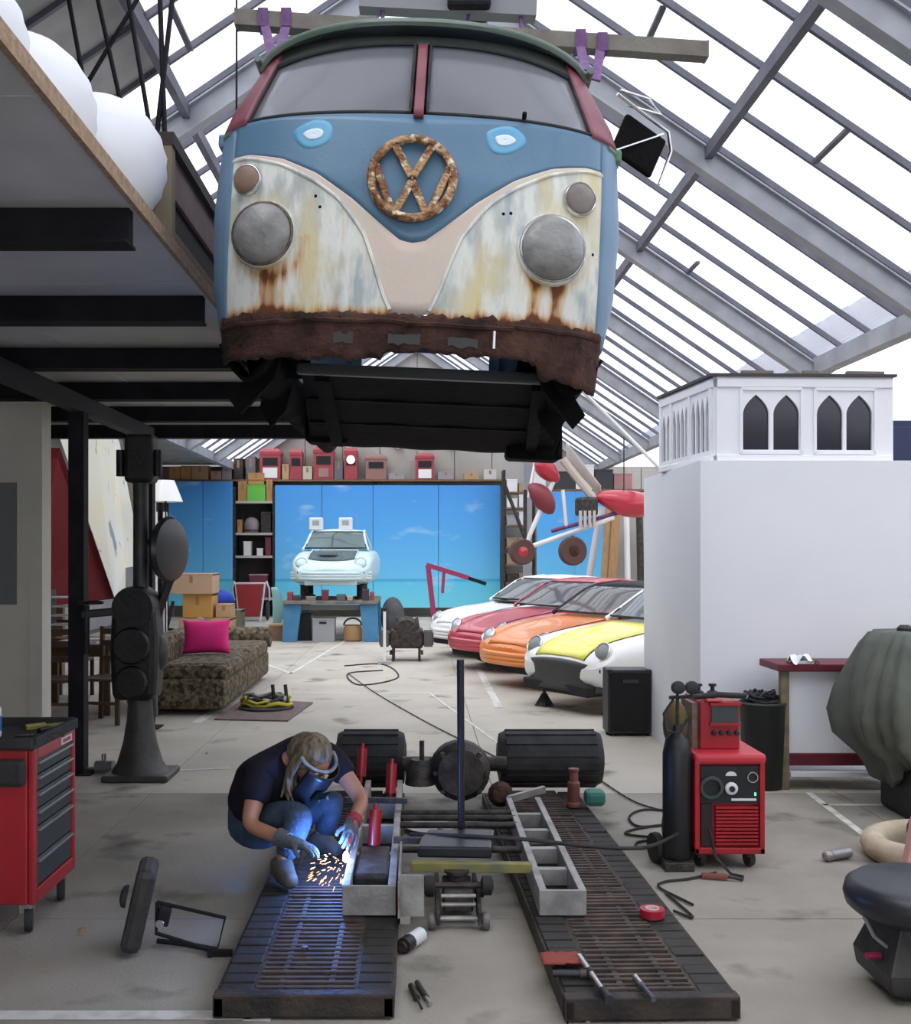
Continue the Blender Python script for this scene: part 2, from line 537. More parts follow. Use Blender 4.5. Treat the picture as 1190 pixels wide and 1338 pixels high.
vanblue = mat('faded_blue_paint', (.085, .18, .28), .42, 0, (.11, .215, .31), 2, .05, 60, coat=.15)
sideblue = mat('side_blue_paint', (.12, .22, .33), .45, 0, (.15, .25, .36), 2)
pinkcream = mat('pinkish_primer', (.66, .52, .45), .7, 0, (.62, .56, .46), 4, .1, 40)
maroon = mat('maroon_paint', (.17, .03, .05), .5, 0, (.24, .06, .08), 5)
roofgreen = mat('roof_green_paint', (.10, .15, .11), .6, 0, (.19, .23, .20), 3, .1, 30)
vanblack = mat('underbody_black', (.0035, .0035, .004), .85, 0, (.008, .006, .005), 5, .25, 30, spec=.12)
def tz(t): return lambda x: interp(t, abs(x))
ZB = tz([(0, .335), (.05, .345), (.12, .40), (.25, .51), (.4, .615), (.55, .685), (.7, .72), (.9, .725)])
ZC = tz([(0, .05), (.075, .05), (.11, .12), (.16, .27), (.2, .37), (.3, .50), (.4, .575), (.55, .655), (.7, .70), (.9, .708)])
ZS = lambda x: .875-.012*abs(x)
XM = .775
blue = nosepatch('blue_nose_panel', vanblue, -XM, XM, ZB, ZS, 60, 12)
nosepatch('primer_vee', pinkcream, -XM, XM, ZC, ZB, 80, 6)
for s in (-1, 1):
    m = MB().patch(lambda u, v: (lambda x: vs(x, lerp(.035, ZC(x), v)))(lerp(.075, XM, u)*s), 60, 50)
    o = m.build('cream_nose_panel', creampaint, van, 60, solid=.012, soff=0)
    me = o.data
    at = me.attributes.new('rust', 'FLOAT', 'POINT')
    hx = .575*s
    for i, vtx in enumerate(me.vertices):
        x, z = vtx.co.x, vtx.co.z
        r = .30
        if z < .09: r += (.09-z)*11
        d = abs(x-hx)
        if s > 0: d = min(abs(x-.50), abs(x-.60))*1.9
        if z < .30: r += max(0, 1-(d/.085)**2)*(.33 if s < 0 else .44)*(1 if z > .05 else .8)
        dd = math.hypot(x-hx, z-.335)
        if dd < .19 and z < .36: r += .28*max(0, 1-abs(dd-.14)/.05)
        r -= .12*min(1, abs(abs(x)-.35)/.2)*0
        at.data[i].value = r
    # swage line of the vee
    MB().tube([vs(x*s, ZC(x)+.004, .006) for x in [lerp(.08, XM, i/30) for i in range(31)]], .009, 6).build('vee_moulding', creampaint, van, 60)
# windscreen surround
hd = lambda x: 1.268-.09*(abs(x)/.7)**2.2
def pane_edge(z): return lerp(.715, .620, (z-.9)/.36)
nosepatch('windscreen_header', mat('shaded_green_header', (.03, .04, .033), .6), -.66, .66, lambda x: hd(x)-.012, lambda x: 1.30-.05*x*x, 40, 4)  # shadow under the roof lip is put into this dark green
MB().patch(lambda u, v: vs(lerp(-.02, .02, u), lerp(.86, 1.24, v), .012), 4, 12).build('centre_pillar', maroon, van, 60, solid=.03, soff=0)
for s in (-1, 1):
    f = lambda u, v: (lambda z: vs(s*lerp(pane_edge(z)-.004, vw(z)*.985, u), z))(lerp(.86, 1.26, v))
    MB().patch(f, 8, 14).build('windscreen_pillar', maroon, van, 60, solid=.03, soff=0)
    sill = lambda x: .888-.012*abs(x)
    f = lambda u, v: (lambda z0: (lambda z: vs(s*lerp(.034, pane_edge(z), u), z, -.012))(lerp(z0, lerp(hd(0), hd(.64), u*u), v)))(.885-.01*u)
    MB().patch(f, 18, 14).build('windscreen_pane', glassy('dust_reflection_glass', (.55, .57, .60), .42, (.52, .53, .57), .12, 1), van, 60)  # dust haze whose grey also paints in the bright roof's reflection
    loop = [f(i/18, 0) for i in range(19)]+[f(1, i/14) for i in range(1, 15)]+[f(1-i/18, 1) for i in range(1, 19)]+[f(0, 1-i/14) for i in range(1, 14)]
    MB().tube([p+V((0, -.016, 0)) for p in loop], .008, 6, closed=True).build('windscreen_seal', rubber, van, 60)
# body sides
YEND = 4.15
def sideplan(z, s, y0=None):
    w_ = vw(z)
    pts = [vs(s*w_*t, z) for t in (.90, .94, .97, .99, 1)]
    return pts
for s in (-1, 1):
    def f(u, v, s=s):
        z = lerp(.0, .875, v)
        w_ = vw(z)
        if u < .3:
            t = lerp(XM-.005, w_, (u/.3)**.6)/w_
            return vs(s*w_*min(t, 1), z)
        if u < .85: return V((s*w_, lerp(vn(z)+CB, YEND-.3, (u-.3)/.55), z))
        a = (u-.85)/.15*PI/2
        return V((s*(w_-.3+.3*math.cos(a)), YEND-.3+.3*math.sin(a), z))
    MB().patch(f, 40, 16, s > 0).build('side_panel', sideblue, van, 60, solid=.015, soff=0)
    # belt strip, darker green patch at the front corner
    MB().tube([vs(s*vw(.85)*t, .85, .004) for t in (.93, .97, .99, 1)]+[V((s*vw(.85), y, .85)) for y in (.6, 2, 3.8)], .014, 6).build('belt_moulding', roofgreen, van, 60)
    MB().box(vs(s*.845, .845)+V((0, .03, 0)), (.06, .10, .06)).build('mirror_bracket', mat('green_patch', (.10, .22, .11), .5) if s > 0 else vanblue, van, bev=.012)
    def up(y0, y1, name, m, off=0, s=s, sol=.02):
        def g(u, v):
            z = lerp(.86, 1.27, v); return V((s*(vw(z)-off), lerp(y0, y1, u)+vn(z)*(1 if y0 < .5 else .3), z))
        MB().patch(g, 3, 10, s > 0).build(name, m, van, 60, solid=sol, soff=0)
    sg = glassy('pale_side_glass', (.8, .84, .86), .6, (.5, .52, .54), .1, .6)
    prev = .36
    for k, y in enumerate((.46, 1.30, 2.2, 3.1, 3.75)):
        if k: up(prev, y, 'side_window', sg, .012, s, .004)
        up(y-.04 if k else .36, y+.06, 'window_pillar', maroon if k == 0 else sideblue)
        prev = y+.06
# rear wall with the open engine hatch
def rear(x, z): return V((x, YEND, z))
for nm, x0, x1, z0, z1 in (('rear_panel', -.58, -.50, 0, 1.27), ('rear_panel', .50, .58, 0, 1.27), ('rear_panel', -.5, .5, .66, .92)):
    MB().box2((x0, YEND-.02, z0), (x1, YEND, z1)).build(nm, vanblue, van)
for s in (-1, 1):
    MB().box2((s*.5, YEND-.05, .92), (s*.8, YEND-.02, 1.27)).build('rear_corner', vanblue, van)
# roof
def roofpt(u, v):
    y = lerp(-.035, 4.2, v)
    x_ = lerp(-1, 1, u)
    wr = .70
    c = abs(x_)
    yy = y
    if v < .12:
        yy = vs(x_*wr*.985, 1.29).y+(-.055+v*4.2)
    e = min(1, (v/.16))**.55*min(1, (1-v)/.12)**.5
    z = 1.275+(.185*(1-c**2.4)**.8)*(.42+.58*e)-.028*c*c
    return V((x_*(wr+.03), yy, z))
o = MB().patch(roofpt, 36, 44, False).build('roof', roofgreen, van, 60, solid=.02)
m = MB()
for s in (-1, 1):
    m.tube([V((s*.735, y, 1.245)) for y in (.42, 1, 2, 3, 4.1)], .016, 6)
m.tube([roofpt(i/24, 0)+V((0, .01, -.012)) for i in range(25)], .017, 6)
m.build('roof_gutter', roofgreen, van, 60)
MB().patch(lambda u, v: V((lerp(-.68, .68, u), lerp(.45, 4.1, v), 1.27+.1*math.sin(PI*u))), 10, 6).build('headlining', mat('dark_headlining', (.05, .05, .05), .9), van, 60, solid=.01)
# rusty front valance, torn lower edge
def jag(x): return -.135+.03*noise.noise(V((x*6, 0, 3)))+.022*noise.noise(V((x*24, 2, 0)))-(.05 if x > .52 else 0)+(.028 if -.1 < x < .5 else 0)
def jt(x): return .045+.016*noise.noise(V((x*14, 5, 1)))+.014*noise.noise(V((x*40, 7, 1)))
nosepatch('rusted_valance', rust, -.80, .80, jag, jt, 120, 8, off=.014, solid=.014, smooth=30)
m = MB()
for a, b in ((-.80, -.45), (-.44, -.02), (-.01, .42), (.43, .79)):
    zz = .012+rnd(-.006, .006)
    m.tube([vs(lerp(a, b, i/8), zz+rnd(-.004, .004), .024) for i in range(9)], .010, 5)
m.build('torn_seam', rust, van, 40)
MB().tube([vs(.345, -.005, .03), vs(.345, -.075, .035)], .006, 6).build('bright_scrape', mat('bright_steel', (.8, .78, .8), .3, .5), van)
for x0, x1 in ((-.30, -.22), (-.08, .05), (.16, .28)):
    MB().patch(lambda u, v: vs(lerp(x0, x1, u), lerp(-.075, -.035, v)+.012*noise.noise(V((u*5, v*3, x0*9))), .024), 6, 3).build('paint_remnant', mat('grey_blue_flake', (.055, .055, .05), .8), van)
# underside
m = MB()
FX = lambda v: lerp(.60, .78, v)
PZ = lambda v: lerp(-.075, -.225, v**1.3)
m.patch(lambda u, v: V((lerp(-FX(v), FX(v), u)+.09, lerp(.66, 2.6, v), PZ(v)+.004*math.sin(u*24))), 40, 24)
m.build('belly_pan', vanblack, van, 30, solid=.02)
MB().box2((-.69, 2.56, -.22), (.87, 2.62, .03)).build('rear_bulkhead', vanblack, van)
MB().box2((-.53, .62, -.105), (.70, .68, -.055)).build('front_cross_member', mat('cross_member_grey', (.03, .035, .035), .4), van, bev=.01)
MB().box2((-.70, 2.6, -.08), (.72, 4.05, -.04)).build('rear_floor', vanblack, van)
for x in (-.42, .60):
    MB().beam((x, .72, -.10), (x*1.2, 2.5, -.235), .07, .05).build('floor_rib', vanblack, van)
for v in (.3, .62):
    MB().box2((-FX(v)+.1, lerp(.66, 2.6, v), PZ(v)-.03), (FX(v)-.04, lerp(.66, 2.6, v)+.06, PZ(v))).build('cross_rib', vanblack, van)
MB().box2((-.70, 2.35, -.25), (-.42, 2.60, -.05)).build('jacking_box', vanblack, van, bev=.03)
MB().box2((.56, 2.35, -.30), (.90, 2.60, -.05)).build('jacking_box', vanblack, van, bev=.03)
for s in (-1, 1):
    # sills, inner arches and hanging scraps
    m = MB()
    m.patch(lambda u, v: V((s*lerp(.60, .845, v)+(.0), lerp(.40, 4.0, u), -.03-.15*math.sin(PI*v)+.02*noise.noise(V((u*14, v*3, s))))), 40, 8)
    m.build('sill', vanblack, van, 50, solid=.015)
    m = MB()
    def arch(u, v, s=s):
        a = PI*u
        return V((s*lerp(.50, .80, v), .62+.36*math.cos(a)*-1, -.06-.0+.0+.32*math.sin(a)*.3-.03*v+.03*noise.noise(V((u*9, v*4, s*3)))))
    m.patch(arch, 16, 8).build('wheel_arch', vanblack, van, 50, solid=.02)
    q = [(.0, 0), (.10, -.02), (.22, -.20), (.17, -.26), (.08, -.16), (.02, -.09)]
    MB().prism([(s*a, b) for a, b in q], .05, rot(PI/2), (-.60 if s < 0 else .58, .62, -.05)).build('torn_bracket', vanblack, van)
    q = [(.0, 0), (.14, 0), (.16, -.10), (.10, -.20), (.03, -.12)]
    MB().prism([(s*a, b) for a, b in q], .05, rot(PI/2), (s*.62, 1.2, -.10)).build('torn_bracket', vanblack, van)
MB().tube([(.80, 1.6, -.1), (.81, 1.6, -.25), (.80, 1.6, -.33), (.81, 1.6, -.36)], [.008, .006, .02, .012], 6).build('dangling_link', vanblack, van)
# headlights, indicators, badge
def lamp(x, z, r, name, lens, rim, bulge):
    p = vs(x, z); nn = (vnorm(x, z)*.55+V((0, -1, 0))*.45).normalized()
    if nn.y > 0: nn = -nn
    nn = nn.normalized()
    o = MB().lathe([(r*1.12, -.02), (r*1.14, .012), (r*1.10, .028), (r*1.0, .034)], p, nn, 28, False).build(name+'_bowl', creampaint if r > .1 else rim, van, 40)
    MB().torus(p+nn*.034, r*1.02, r*.055, nn, 28, 6).build('bezel', rim, o, 60)
    m = MB().lathe([(r, .03)]+[(r*math.cos(a), .03+bulge*math.sin(a)) for a in [k*PI/12 for k in range(1, 6)]]+[(.002, .03+bulge)], p, nn, 28)
    m.build('lens', lens, o, 50)
    return o
ll = mat('dirty_headlight_lens', (.17, .165, .15), .5, 0, (.27, .27, .26), 10, .5, 16, coat=.3)
lamp(-.608, .365, .125, 'headlight', ll, mat('rusty_bezel', (.25, .20, .16), .5, .6, (.10, .06, .04), 20), .06)
lamp(.560, .345, .130, 'headlight', ll, chrome, .06)
lamp(-.690, .600, .058, 'indicator', mat('dim_amber_lens', (.20, .12, .08), .5, 0, (.26, .17, .13), 12), chrome, .02)
lamp(.668, .570, .064, 'indicator', mat('dull_grey_lens', (.24, .21, .19), .5, 0, (.17, .13, .12), 12), chrome, .02)
for x, z in ((-.40, .52), (-.38, .475), (.36, .475), (.39, .48), (.74, .36)):
    MB().lathe([(.009, -.01), (.009, .004), (.005, .008)], vs(x, z), vnorm(x, z) if vnorm(x, z).y < 0 else -vnorm(x, z), 8).build('screw_hole', vanblack, van)
gold = mat('corroded_gold_badge', (.46, .28, .14), .5, .35, (.20, .08, .03), 22, 1.0, 45, False, 6, .42, .55, .5, 0, None, (.75, .62, .45), 30, .56, .66)
bz, bx = .595, -.012
bp = lambda a, b, o=.03: vs(bx+a, bz+b, o)
bd = MB().tube([bp(.164*math.cos(t), .164*math.sin(t)) for t in [2*PI*i/48 for i in range(48)]], .0185, 8, closed=True).build('roundel_badge', gold, van, 60)
def stroke(pts, nm):
    m = MB()
    for a, b in zip(pts, pts[1:]):
        m.beam(bp(*a), bp(*b), .031, .022, (0, 1, 0))
    m.build(nm, gold, bd, bev=.006)
stroke([(-.085, .152), (-.004, .004), (.004, .004), (.085, .152)], 'letter_v')
stroke([(-.160, .075), (-.068, -.158), (0, -.015), (.068, -.158), (.160, .075)], 'letter_w')
for s, x, z in ((-1, -.425, .785), (1, .355, .785)):
    for nm, a, b, off, mm in (('light_blue_touch_up', .082, .062, .0068, mat('light_blue_touch_up', (.15, .42, .62), .5, 0, (.12, .36, .56), 8)), ('white_touch_up', .042, .024, .0085, mat('white_touch_up', (.70, .80, .86), .5))):
        k = 22
        f = lambda u, v: (lambda t, r: vs(x+a*r*math.cos(t)*(1+.08*math.sin(3*t+s)), z+b*r*math.sin(t)*(1+.10*math.sin(2*t)), off))(2*PI*u, v+.001)
        MB().patch(f, k, 4).build(nm, mm, van, 60, solid=.001)
# rusty wiper spindle and steering wheel behind the glass
MB().tube([vs(.43, .885, .02), vs(.43, .90, .05)], .01, 6).build('wiper_spindle', vanblack, van)
m = MB().torus((-.36, .62, .93), .19, .014, (0, -.75, 1), 28, 6)
m.tube([(-.36, .62, .93), (-.36, .48, .55)], .02, 8)
m.build('steering_wheel', vanblack, van, 60)
MB().beam((-.06, .36, .86), (-.20, .62, 1.26), .085, .03, (0, 1, 0)).build('reflection_bar', vanblack, van)  # dark bar added to imitate a roof beam reflected in the glass

# lifting beam with purple slings
lb = thing('lifting_beam', 'weathered square lifting beam lying across above the van roof', 'beam', P(615, 45, 5.9))
m = MB(lb.location); m.beam(P(310, 26, 5.9), P(921, 68, 5.9), .085, .085); m.build('beam_bar', mat('weathered_beam', (.16, .14, .115), .8, 0, (.22, .2, .17), 6, .2), lb)
for e, (px, py) in enumerate(((310, 26), (921, 68))):
    d = 1 if e else -1
    MB(lb.location).box(P(px, py, 5.9)+V((d*.004, 0, 0)), (.012, .09, .09)).build('end_cap', greenbrown, lb)
pur_ = mat('purple_webbing', (.13, .06, .16), .8, 0, (.18, .09, .22), 20)
for px, py, qx, qy, lab in ((345, 34, 355, 72, 'purple webbing sling from the left end of the lifting beam to the van'), (375, 34, 362, 80, 'second purple sling, just inside the left one above the van'), (785, 66, 778, 105, 'purple webbing sling from the right half of the lifting beam to the van'), (757, 62, 765, 92, 'short purple sling nearest the right windscreen pillar, under the lifting beam')):
    a = P(px, py-6, 5.9); b = P(qx, qy, 5.6)
    m = MB(a)
    m.beam(a, b, .05, .010, (0, 1, 0))
    m.box(a, (.055, .11, .10))
    s = m.build('lifting_sling', pur_)
    s.location = a
    tag(s, lab, 'sling', 'slings of the hoisted van')
# ================================================================ runways of the vehicle lift
rampmat = mat('oily_ramp_steel', (.022, .019, .017), .6, .3, (.06, .042, .034), 7, .3, 40, True)
rungmat = mat('worn_rung_steel', (.05, .038, .033), .75, .2, (.11, .075, .06), 9, .2, 40, True)
bandmat = mat('greasy_plate', (.034, .030, .027), .7, .2, (.02, .017, .015), 5, .2, 40, True)
def runway(label, xc, wd, y0, y1, rz):
    t = thing('lift_runway', label, 'ramp', (xc, y0, 0), rz, 'runways of the lift')
    L = y1-y0; h = wd/2
    m = MB()
    for x in (-h+.02, h-.02):
        m.box((x, L/2, .045), (.04, L, .07))
    m.build('side_member', rampmat, t) if False else None
    for x in (-h+.02, h-.02):
        MB().box((x, L/2, .045), (.04, L, .075)).build('side_member', rampmat, t, bev=.004)
    for x in (-h*.56, -h*.28, h*.28, h*.56):
        MB().box((x, L/2, .05), (.022, L-.10, .08)).build('stringer', rampmat, t)
    MB().box((0, .03, .05), (wd, .06, .085)).build('end_plate', rampmat, t, bev=.006)
    MB().box((0, L/2, .012), (wd-.02, L-.04, .01)).build('drip_tray', mat('dark_drip_tray', (.012, .012, .012), .8), t)
    r0 = None
    n = int(L/.048)
    for k in range(n):
        y = .08+k*.048
        if r0 is None: r0 = o = MB().box((0, 0, 0), (wd-.30, .020, .018)).build('rung', rungmat, t)
        else: o = inst(r0, (0, 0, 0), t)
        o.location = (0, y, .085+rnd(-.003, .003))
    p0 = None
    for s in (-1, 1):
        n = int(L/.095)
        for k in range(n):
            if p0 is None: p0 = o = MB().box((0, 0, 0), (.125, .083, .02)).build('tread_plate', bandmat, t, bev=.004)
            else: o = inst(p0, (0, 0, 0), t)
            o.location = (s*(h-.075), .075+k*.095, .082+rnd(-.003, .003)); o.rotation_euler = (rnd(-.02, .02), 0, 0)
    return t
runway('dark steel lift runway on the left, under the crouching welder', -.42, .67, 3.95, 7.3, 0)
runway('dark steel lift runway on the right, with loose tools lying on it', .865, .65, 3.93, 7.3, math.radians(1.7))

# ================================================================ bare van chassis on the runways
ch = thing('van_chassis', 'stripped van chassis with bare steel rails and wide black tyres standing on the runways', 'chassis', (.22, 5.9, .0))
O = ch.location
def cm(): return MB(O)
def rail(x0, x1, y0, y1, zb, zt, nx):
    t = .035
    r = cm().box2((x0, y0, zb), (x0+t, y1, zt)).build('rail_side', baremetal, ch, bev=.003)
    cm().box2((x1-t, y0, zb), (x1, y1, zt)).build('rail_side', baremetal, ch, bev=.003)
    cm().box2((x0, y0-.012, zb), (x1, y0, zt)).build('rail_end_plate', baremetal, ch, bev=.003)
    cm().box2((x0+t, y0, zb), (x1-t, y1, zb+.01)).build('rail_floor', darkmetal, ch)
    for k in range(nx):
        y = lerp(y0, y1, (k+1)/(nx+1))
        cm().box2((x0+t, y, zb+.02), (x1-t, y+.05, zt-.02)).build('rail_rib', baremetal, ch)
rail(.545, .757, 4.8, 6.6, .10, .215, 4)
rail(-.336, -.095, 4.8, 7.0, .10, .235, 3)
cm().beam((.56, 6.6, .2), (.80, 6.75, .23), .03, .04).build('rail_strut', baremetal, ch)
cm().box2((-.085, 4.68, .10), (-.03, 5.35, .125)).box2((-.085, 4.68, .10), (-.075, 5.35, .28)).build('side_channel', mat('rusty_primer', (.16, .10, .08), .7, 0, (.30, .28, .25), 8), ch)
cm().box2((-.08, 4.72, .12), (.03, 4.74, .30)).build('channel_gusset', baremetal, ch)
for y, z, m_ in ((6.26, .20, darkmetal), (6.14, .20, darkmetal), (5.98, .20, darkmetal), (5.60, .17, darkmetal)):
    cm().cyl((-.10, y, z), (.56, y, z), .018, n=10).build('cross_tube', m_, ch, 40)
cm().beam((.12, 5.9, .19), (.32, 5.58, .17), .02, .03).build('diagonal_link', darkmetal, ch)
cm().beam((-.03, 5.15, .215), (.55, 5.13, .215), .05, .045).build('yellow_crossbar', mat('dull_yellow_paint', (.26, .23, .05), .6, 0, (.14, .14, .08), 10), ch, bev=.004)
m = cm()
m.prism([(.0, 5.22), (.36, 5.20), (.40, 5.55), (.06, 5.55), (.02, 5.40)], .055, None, (0, 0, .235))
m.build('black_seat_pan', mat('dark_blue_black_sheet', (.012, .013, .018), .35), ch, bev=.01)
cm().beam((-.12, 5.42, .27), (.06, 5.42, .265), .035, .03).build('pan_arm', darkmetal, ch)
cm().cyl((.232, 5.63, .20), (.225, 5.58, 1.165), .019, n=12).build('steering_column', mat('column_black', (.018, .018, .024), .4), ch, 40)
cm().lathe([(.05, 0), (.05, .05), (.025, .09)], (.232, 5.63, .16), n=14).build('column_clamp', darkmetal, ch, 40)
# gearbox and axle
cm().ball((.28, 7.05, .30), .20, 20, 12, (1, .9, .95)).build('differential', darkmetal, ch, 60)
cm().lathe([(.12, -.12), (.17, -.06), (.19, 0), (.15, .05)], (.28, 6.90, .31), (0, -1, 0), 18).build('gearbox_flange', darkmetal, ch, 40)
for k in range(8):
    a = 2*PI*k/8
    cm().cyl((.28+.165*math.cos(a), 6.88, .31+.165*math.sin(a)), (.28+.165*math.cos(a), 6.83, .31+.165*math.sin(a)), .016, n=6).build('flange_bolt', darkmetal, ch)
cm().cyl((-.1, 7.2, .30), (.6, 7.2, .30), .05, n=12).build('axle_tube', darkmetal, ch, 40)
cm().lathe([(.10, 0), (.09, .1), (.06, .16)], (.02, 6.95, .22), n=16).build('starter_housing', darkmetal, ch, 40)
cm().cyl((.03, 6.95, .36), (.03, 6.95, .50), .016, n=8).build('breather_pipe', darkmetal, ch)
cm().lathe([(.07, 0), (.08, .06), (.05, .11)], (.52, 6.75, .2), (0, -1, .2), 14).build('brake_drum', rust, ch, 40)
# low wide tyres
def tyre(x0, x1, y, r, label=None):
    prof = [(r*.6, 0), (r*.90, .01), (r*.98, .04), (r, .08), (r, (x1-x0)-.08), (r*.98, (x1-x0)-.04), (r*.9, (x1-x0)-.01), (r*.6, x1-x0)]
    t = cm().lathe(prof, (x0, y, .10+r), (1, 0, 0), 36).build('tyre', rubber, ch, 30)
    for k in range(14):
        a = 2*PI*k/14+.1
        c = V((x0+(x1-x0)/2, y+(r+.003)*math.cos(a), .10+r+(r+.003)*math.sin(a)))
        cm().box(c, (x1-x0-.10, .045, .012), rot(a-PI/2)).build('tread_block', rubber, t)
    cm().cyl((x0-.005, y, .10+r), (x1+.005, y, .10+r), r*.55, n=20).build('hub', darkmetal, t, 30)
tyre(.56, 1.28, 7.45, .19)
tyre(-.56, -.08, 7.45, .19)
for x, y, z in ((-.22, 5.55, .30), (-.16, 6.6, .33), (-.36, 6.95, .36)):
    cm().lathe([(.012, -.13), (.012, -.09), (.032, -.09), (.032, .09), (.012, .09), (.012, .12)], (x, y, z), (.05, .2, 1), 12).build('red_damper', redpaint, ch, 40)
cm().box2((-.30, 5.0, .12), (-.13, 5.5, .22)).build('steering_box', darkmetal, ch, bev=.02)
cm().beam((-.42, 6.25, .28), (-.06, 6.22, .28), .03, .03).build('torsion_arm', darkmetal, ch)

# trolley jack under the chassis
tj = thing('trolley_jack', 'dark trolley jack on small wheels under the yellow crossbar', 'jack', (.19, 5.05, 0))
def tm(): return MB(tj.location)
for s in (-1, 1):
    tm().prism([(4.86, .03), (5.4, .05), (5.4, .11), (5.0, .14), (4.86, .09)], .02, Matrix(((0, 0, 1), (1, 0, 0), (0, 1, 0))), (.19+s*.095-.01, 0, 0)).build('side_plate', darkmetal, tj, bev=.004)
    w_ = tm().lathe([(.02, -.016), (.036, -.016), (.04, -.01), (.04, .01), (.036, .016), (.02, .016)], (.19+s*.125, 4.9, .04), (1, 0, 0), 16).build('front_wheel', mat('worn_wheel', (.16, .15, .14), .5, .4), tj, 40)
    tm().cyl((.19+s*.125-.02, 5.38, .035), (.19+s*.125+.02, 5.38, .035), .035, n=14).build('rear_wheel', darkmetal, tj, 40)
    tm().lathe([(.02, -.03), (.045, -.02), (.045, .02), (.02, .03)], (.19+s*.135, 5.0, .17), (1, 0, 0), 16).build('roller_knob', rubber, tj, 40)
tm().cyl((.07, 4.9, .05), (.31, 4.9, .05), .012, n=8).build('axle_rod', baremetal, tj)
tm().cyl((.06, 5.0, .17), (.32, 5.0, .17), .014, n=8).build('pivot_rod', darkmetal, tj)
tm().box2((.12, 4.95, .06), (.26, 5.2, .16)).build('pump_body', darkmetal, tj, bev=.01)
for z in (.10, .14):
    tm().cyl((.11, 4.94, z), (.27, 4.94, z), .010, n=8).build('cross_bar', baremetal, tj)
tm().lathe([(.05, 0), (.05, .05), (.06, .055), (.06, .07)], (.19, 5.12, .14), n=18).build('saddle', darkmetal, tj, 40)

# bottle jack by the right tyre
bj = thing('bottle_jack', 'small red bottle jack with green base beside the right hand tyre', 'jack', (1.0, 6.85, .10))
MB().lathe([(.05, 0), (.05, .02), (.04, .03), (.04, .15), (.028, .16), (.028, .22), (.035, .225), (.035, .24)], n=16).build('jack_body', mat('jack_red_brown', (.16, .045, .035), .6, 0, (.24, .09, .06), 12), bj, 40)
MB().box((.13, -.02, .06), (.13, .12, .10)).build('green_block', mat('jade_green_paint', (.04, .20, .15), .5), bj, bev=.03)
pd = thing('floor_dish', 'shallow pale dish on the floor under the gearbox', 'dish', (.08, 6.62, 0))
MB().lathe([(.10, 0), (.15, .03), (.155, .032), (.14, .034), (.09, .012)], n=24).build('dish', mat('pale_enamel', (.55, .55, .5), .5), pd, 40)

# ================================================================ welder
pw_ = thing('person', 'crouching person in dark t-shirt, jeans and gloves welding the chassis rail', 'person', (-.72, 5.5, 0))
O2 = pw_.location
def skin(name, joints, edges, m, par, sub=2, root=0, o=O2):
    b = bmesh.new(); lay = b.verts.layers.skin.verify()
    vs_ = []
    for p, r in joints:
        v = b.verts.new(V(p)-o); v[lay].radius = (r, r) if not isinstance(r, tuple) else r; vs_.append(v)
    vs_[root][lay].use_root = True
    for i, j in edges: b.edges.new((vs_[i], vs_[j]))
    me = bpy.data.meshes.new(name); b.to_mesh(me); b.free()
    me.materials.append(m)
    ob = bpy.data.objects.new(name, me); COL.objects.link(ob); ob.parent = par
    k = ob.modifiers.new('k', 'SKIN'); k.use_smooth_shade = True
    k.use_x_symmetry = False
    q = ob.modifiers.new('q', 'SUBSURF'); q.levels = sub; q.render_levels = sub
    return ob
fl = mat('tanned_skin', (.42, .20, .125), .55, 0, (.36, .165, .10), 8)
pel, sp, chs, nb = (-.86, 5.68, .30), (-.83, 5.66, .46), (-.70, 5.60, .63), (-.60, 5.54, .70)
hdc = V((-.535, 5.44, .665))
shR, elR, wrR = (-.79, 5.42, .60), (-.835, 5.30, .375), (-.61, 5.16, .33)
shL, elL, wrL = (-.46, 5.71, .64), (-.285, 5.58, .43), (-.325, 5.34, .365)
hiR, knR, anR, toR = (-.83, 5.58, .30), (-.565, 5.30, .44), (-.665, 5.23, .19), (-.59, 5.10, .147)
hiL, knL, anL, toL = (-.74, 5.77, .27), (-.42, 5.68, .42), (-.52, 5.74, .19), (-.40, 5.64, .147)
skin('body', [(pel, .13), (sp, .12), (chs, .13), (nb, .065), (hdc, .085), (shR, .062), (elR, .044), (wrR, .031), (shL, .062), (elL, .044), (wrL, .031), (hiR, .085), (knR, .06), (anR, .042), (hiL, .085), (knL, .06), (anL, .042), (V(toR).lerp(V(anR), .35), .026), (V(toL).lerp(V(anL), .35), .026)],
     [(0, 1), (1, 2), (2, 3), (3, 4), (2, 5), (5, 6), (6, 7), (2, 8), (8, 9), (9, 10), (0, 11), (11, 12), (12, 13), (0, 14), (14, 15), (15, 16), (13, 17), (16, 18)], fl, pw_)
def mid(a, b, t): return V(a).lerp(V(b), t)
navy = mat('dark_navy_cotton', (.012, .012, .020), .9, 0, (.018, .018, .028), 6, .35, 18, spec=.2)
skin('t_shirt', [((-.90, 5.71, .275), .172), (sp, .165), (chs, .175), (mid(chs, nb, .7), .10), (shR, .085), (mid(shR, elR, .62), .075), (shL, .085), (mid(shL, elL, .55), .072)],
     [(0, 1), (1, 2), (2, 3), (2, 4), (4, 5), (2, 6), (6, 7)], navy, pw_)
denim = mat('blue_denim', (.025, .045, .08), .85, 0, (.05, .085, .14), 8, .4, 50)
skin('jeans', [((-.87, 5.69, .28), .15), (hiR, .115), (mid(hiR, knR, .55), .10), (knR, .085), (mid(knR, anR, .5), .068), (mid(knR, anR, .92), .06), (hiL, .115), (mid(hiL, knL, .55), .10), (knL, .088), (mid(knL, anL, .5), .068), (mid(knL, anL, .92), .06), (mid(pel, sp, .7), .145), ((-.90, 5.72, .22), .13)],
     [(0, 11), (0, 12), (0, 1), (1, 2), (2, 3), (3, 4), (4, 5), (0, 6), (6, 7), (7, 8), (8, 9), (9, 10)], denim, pw_)
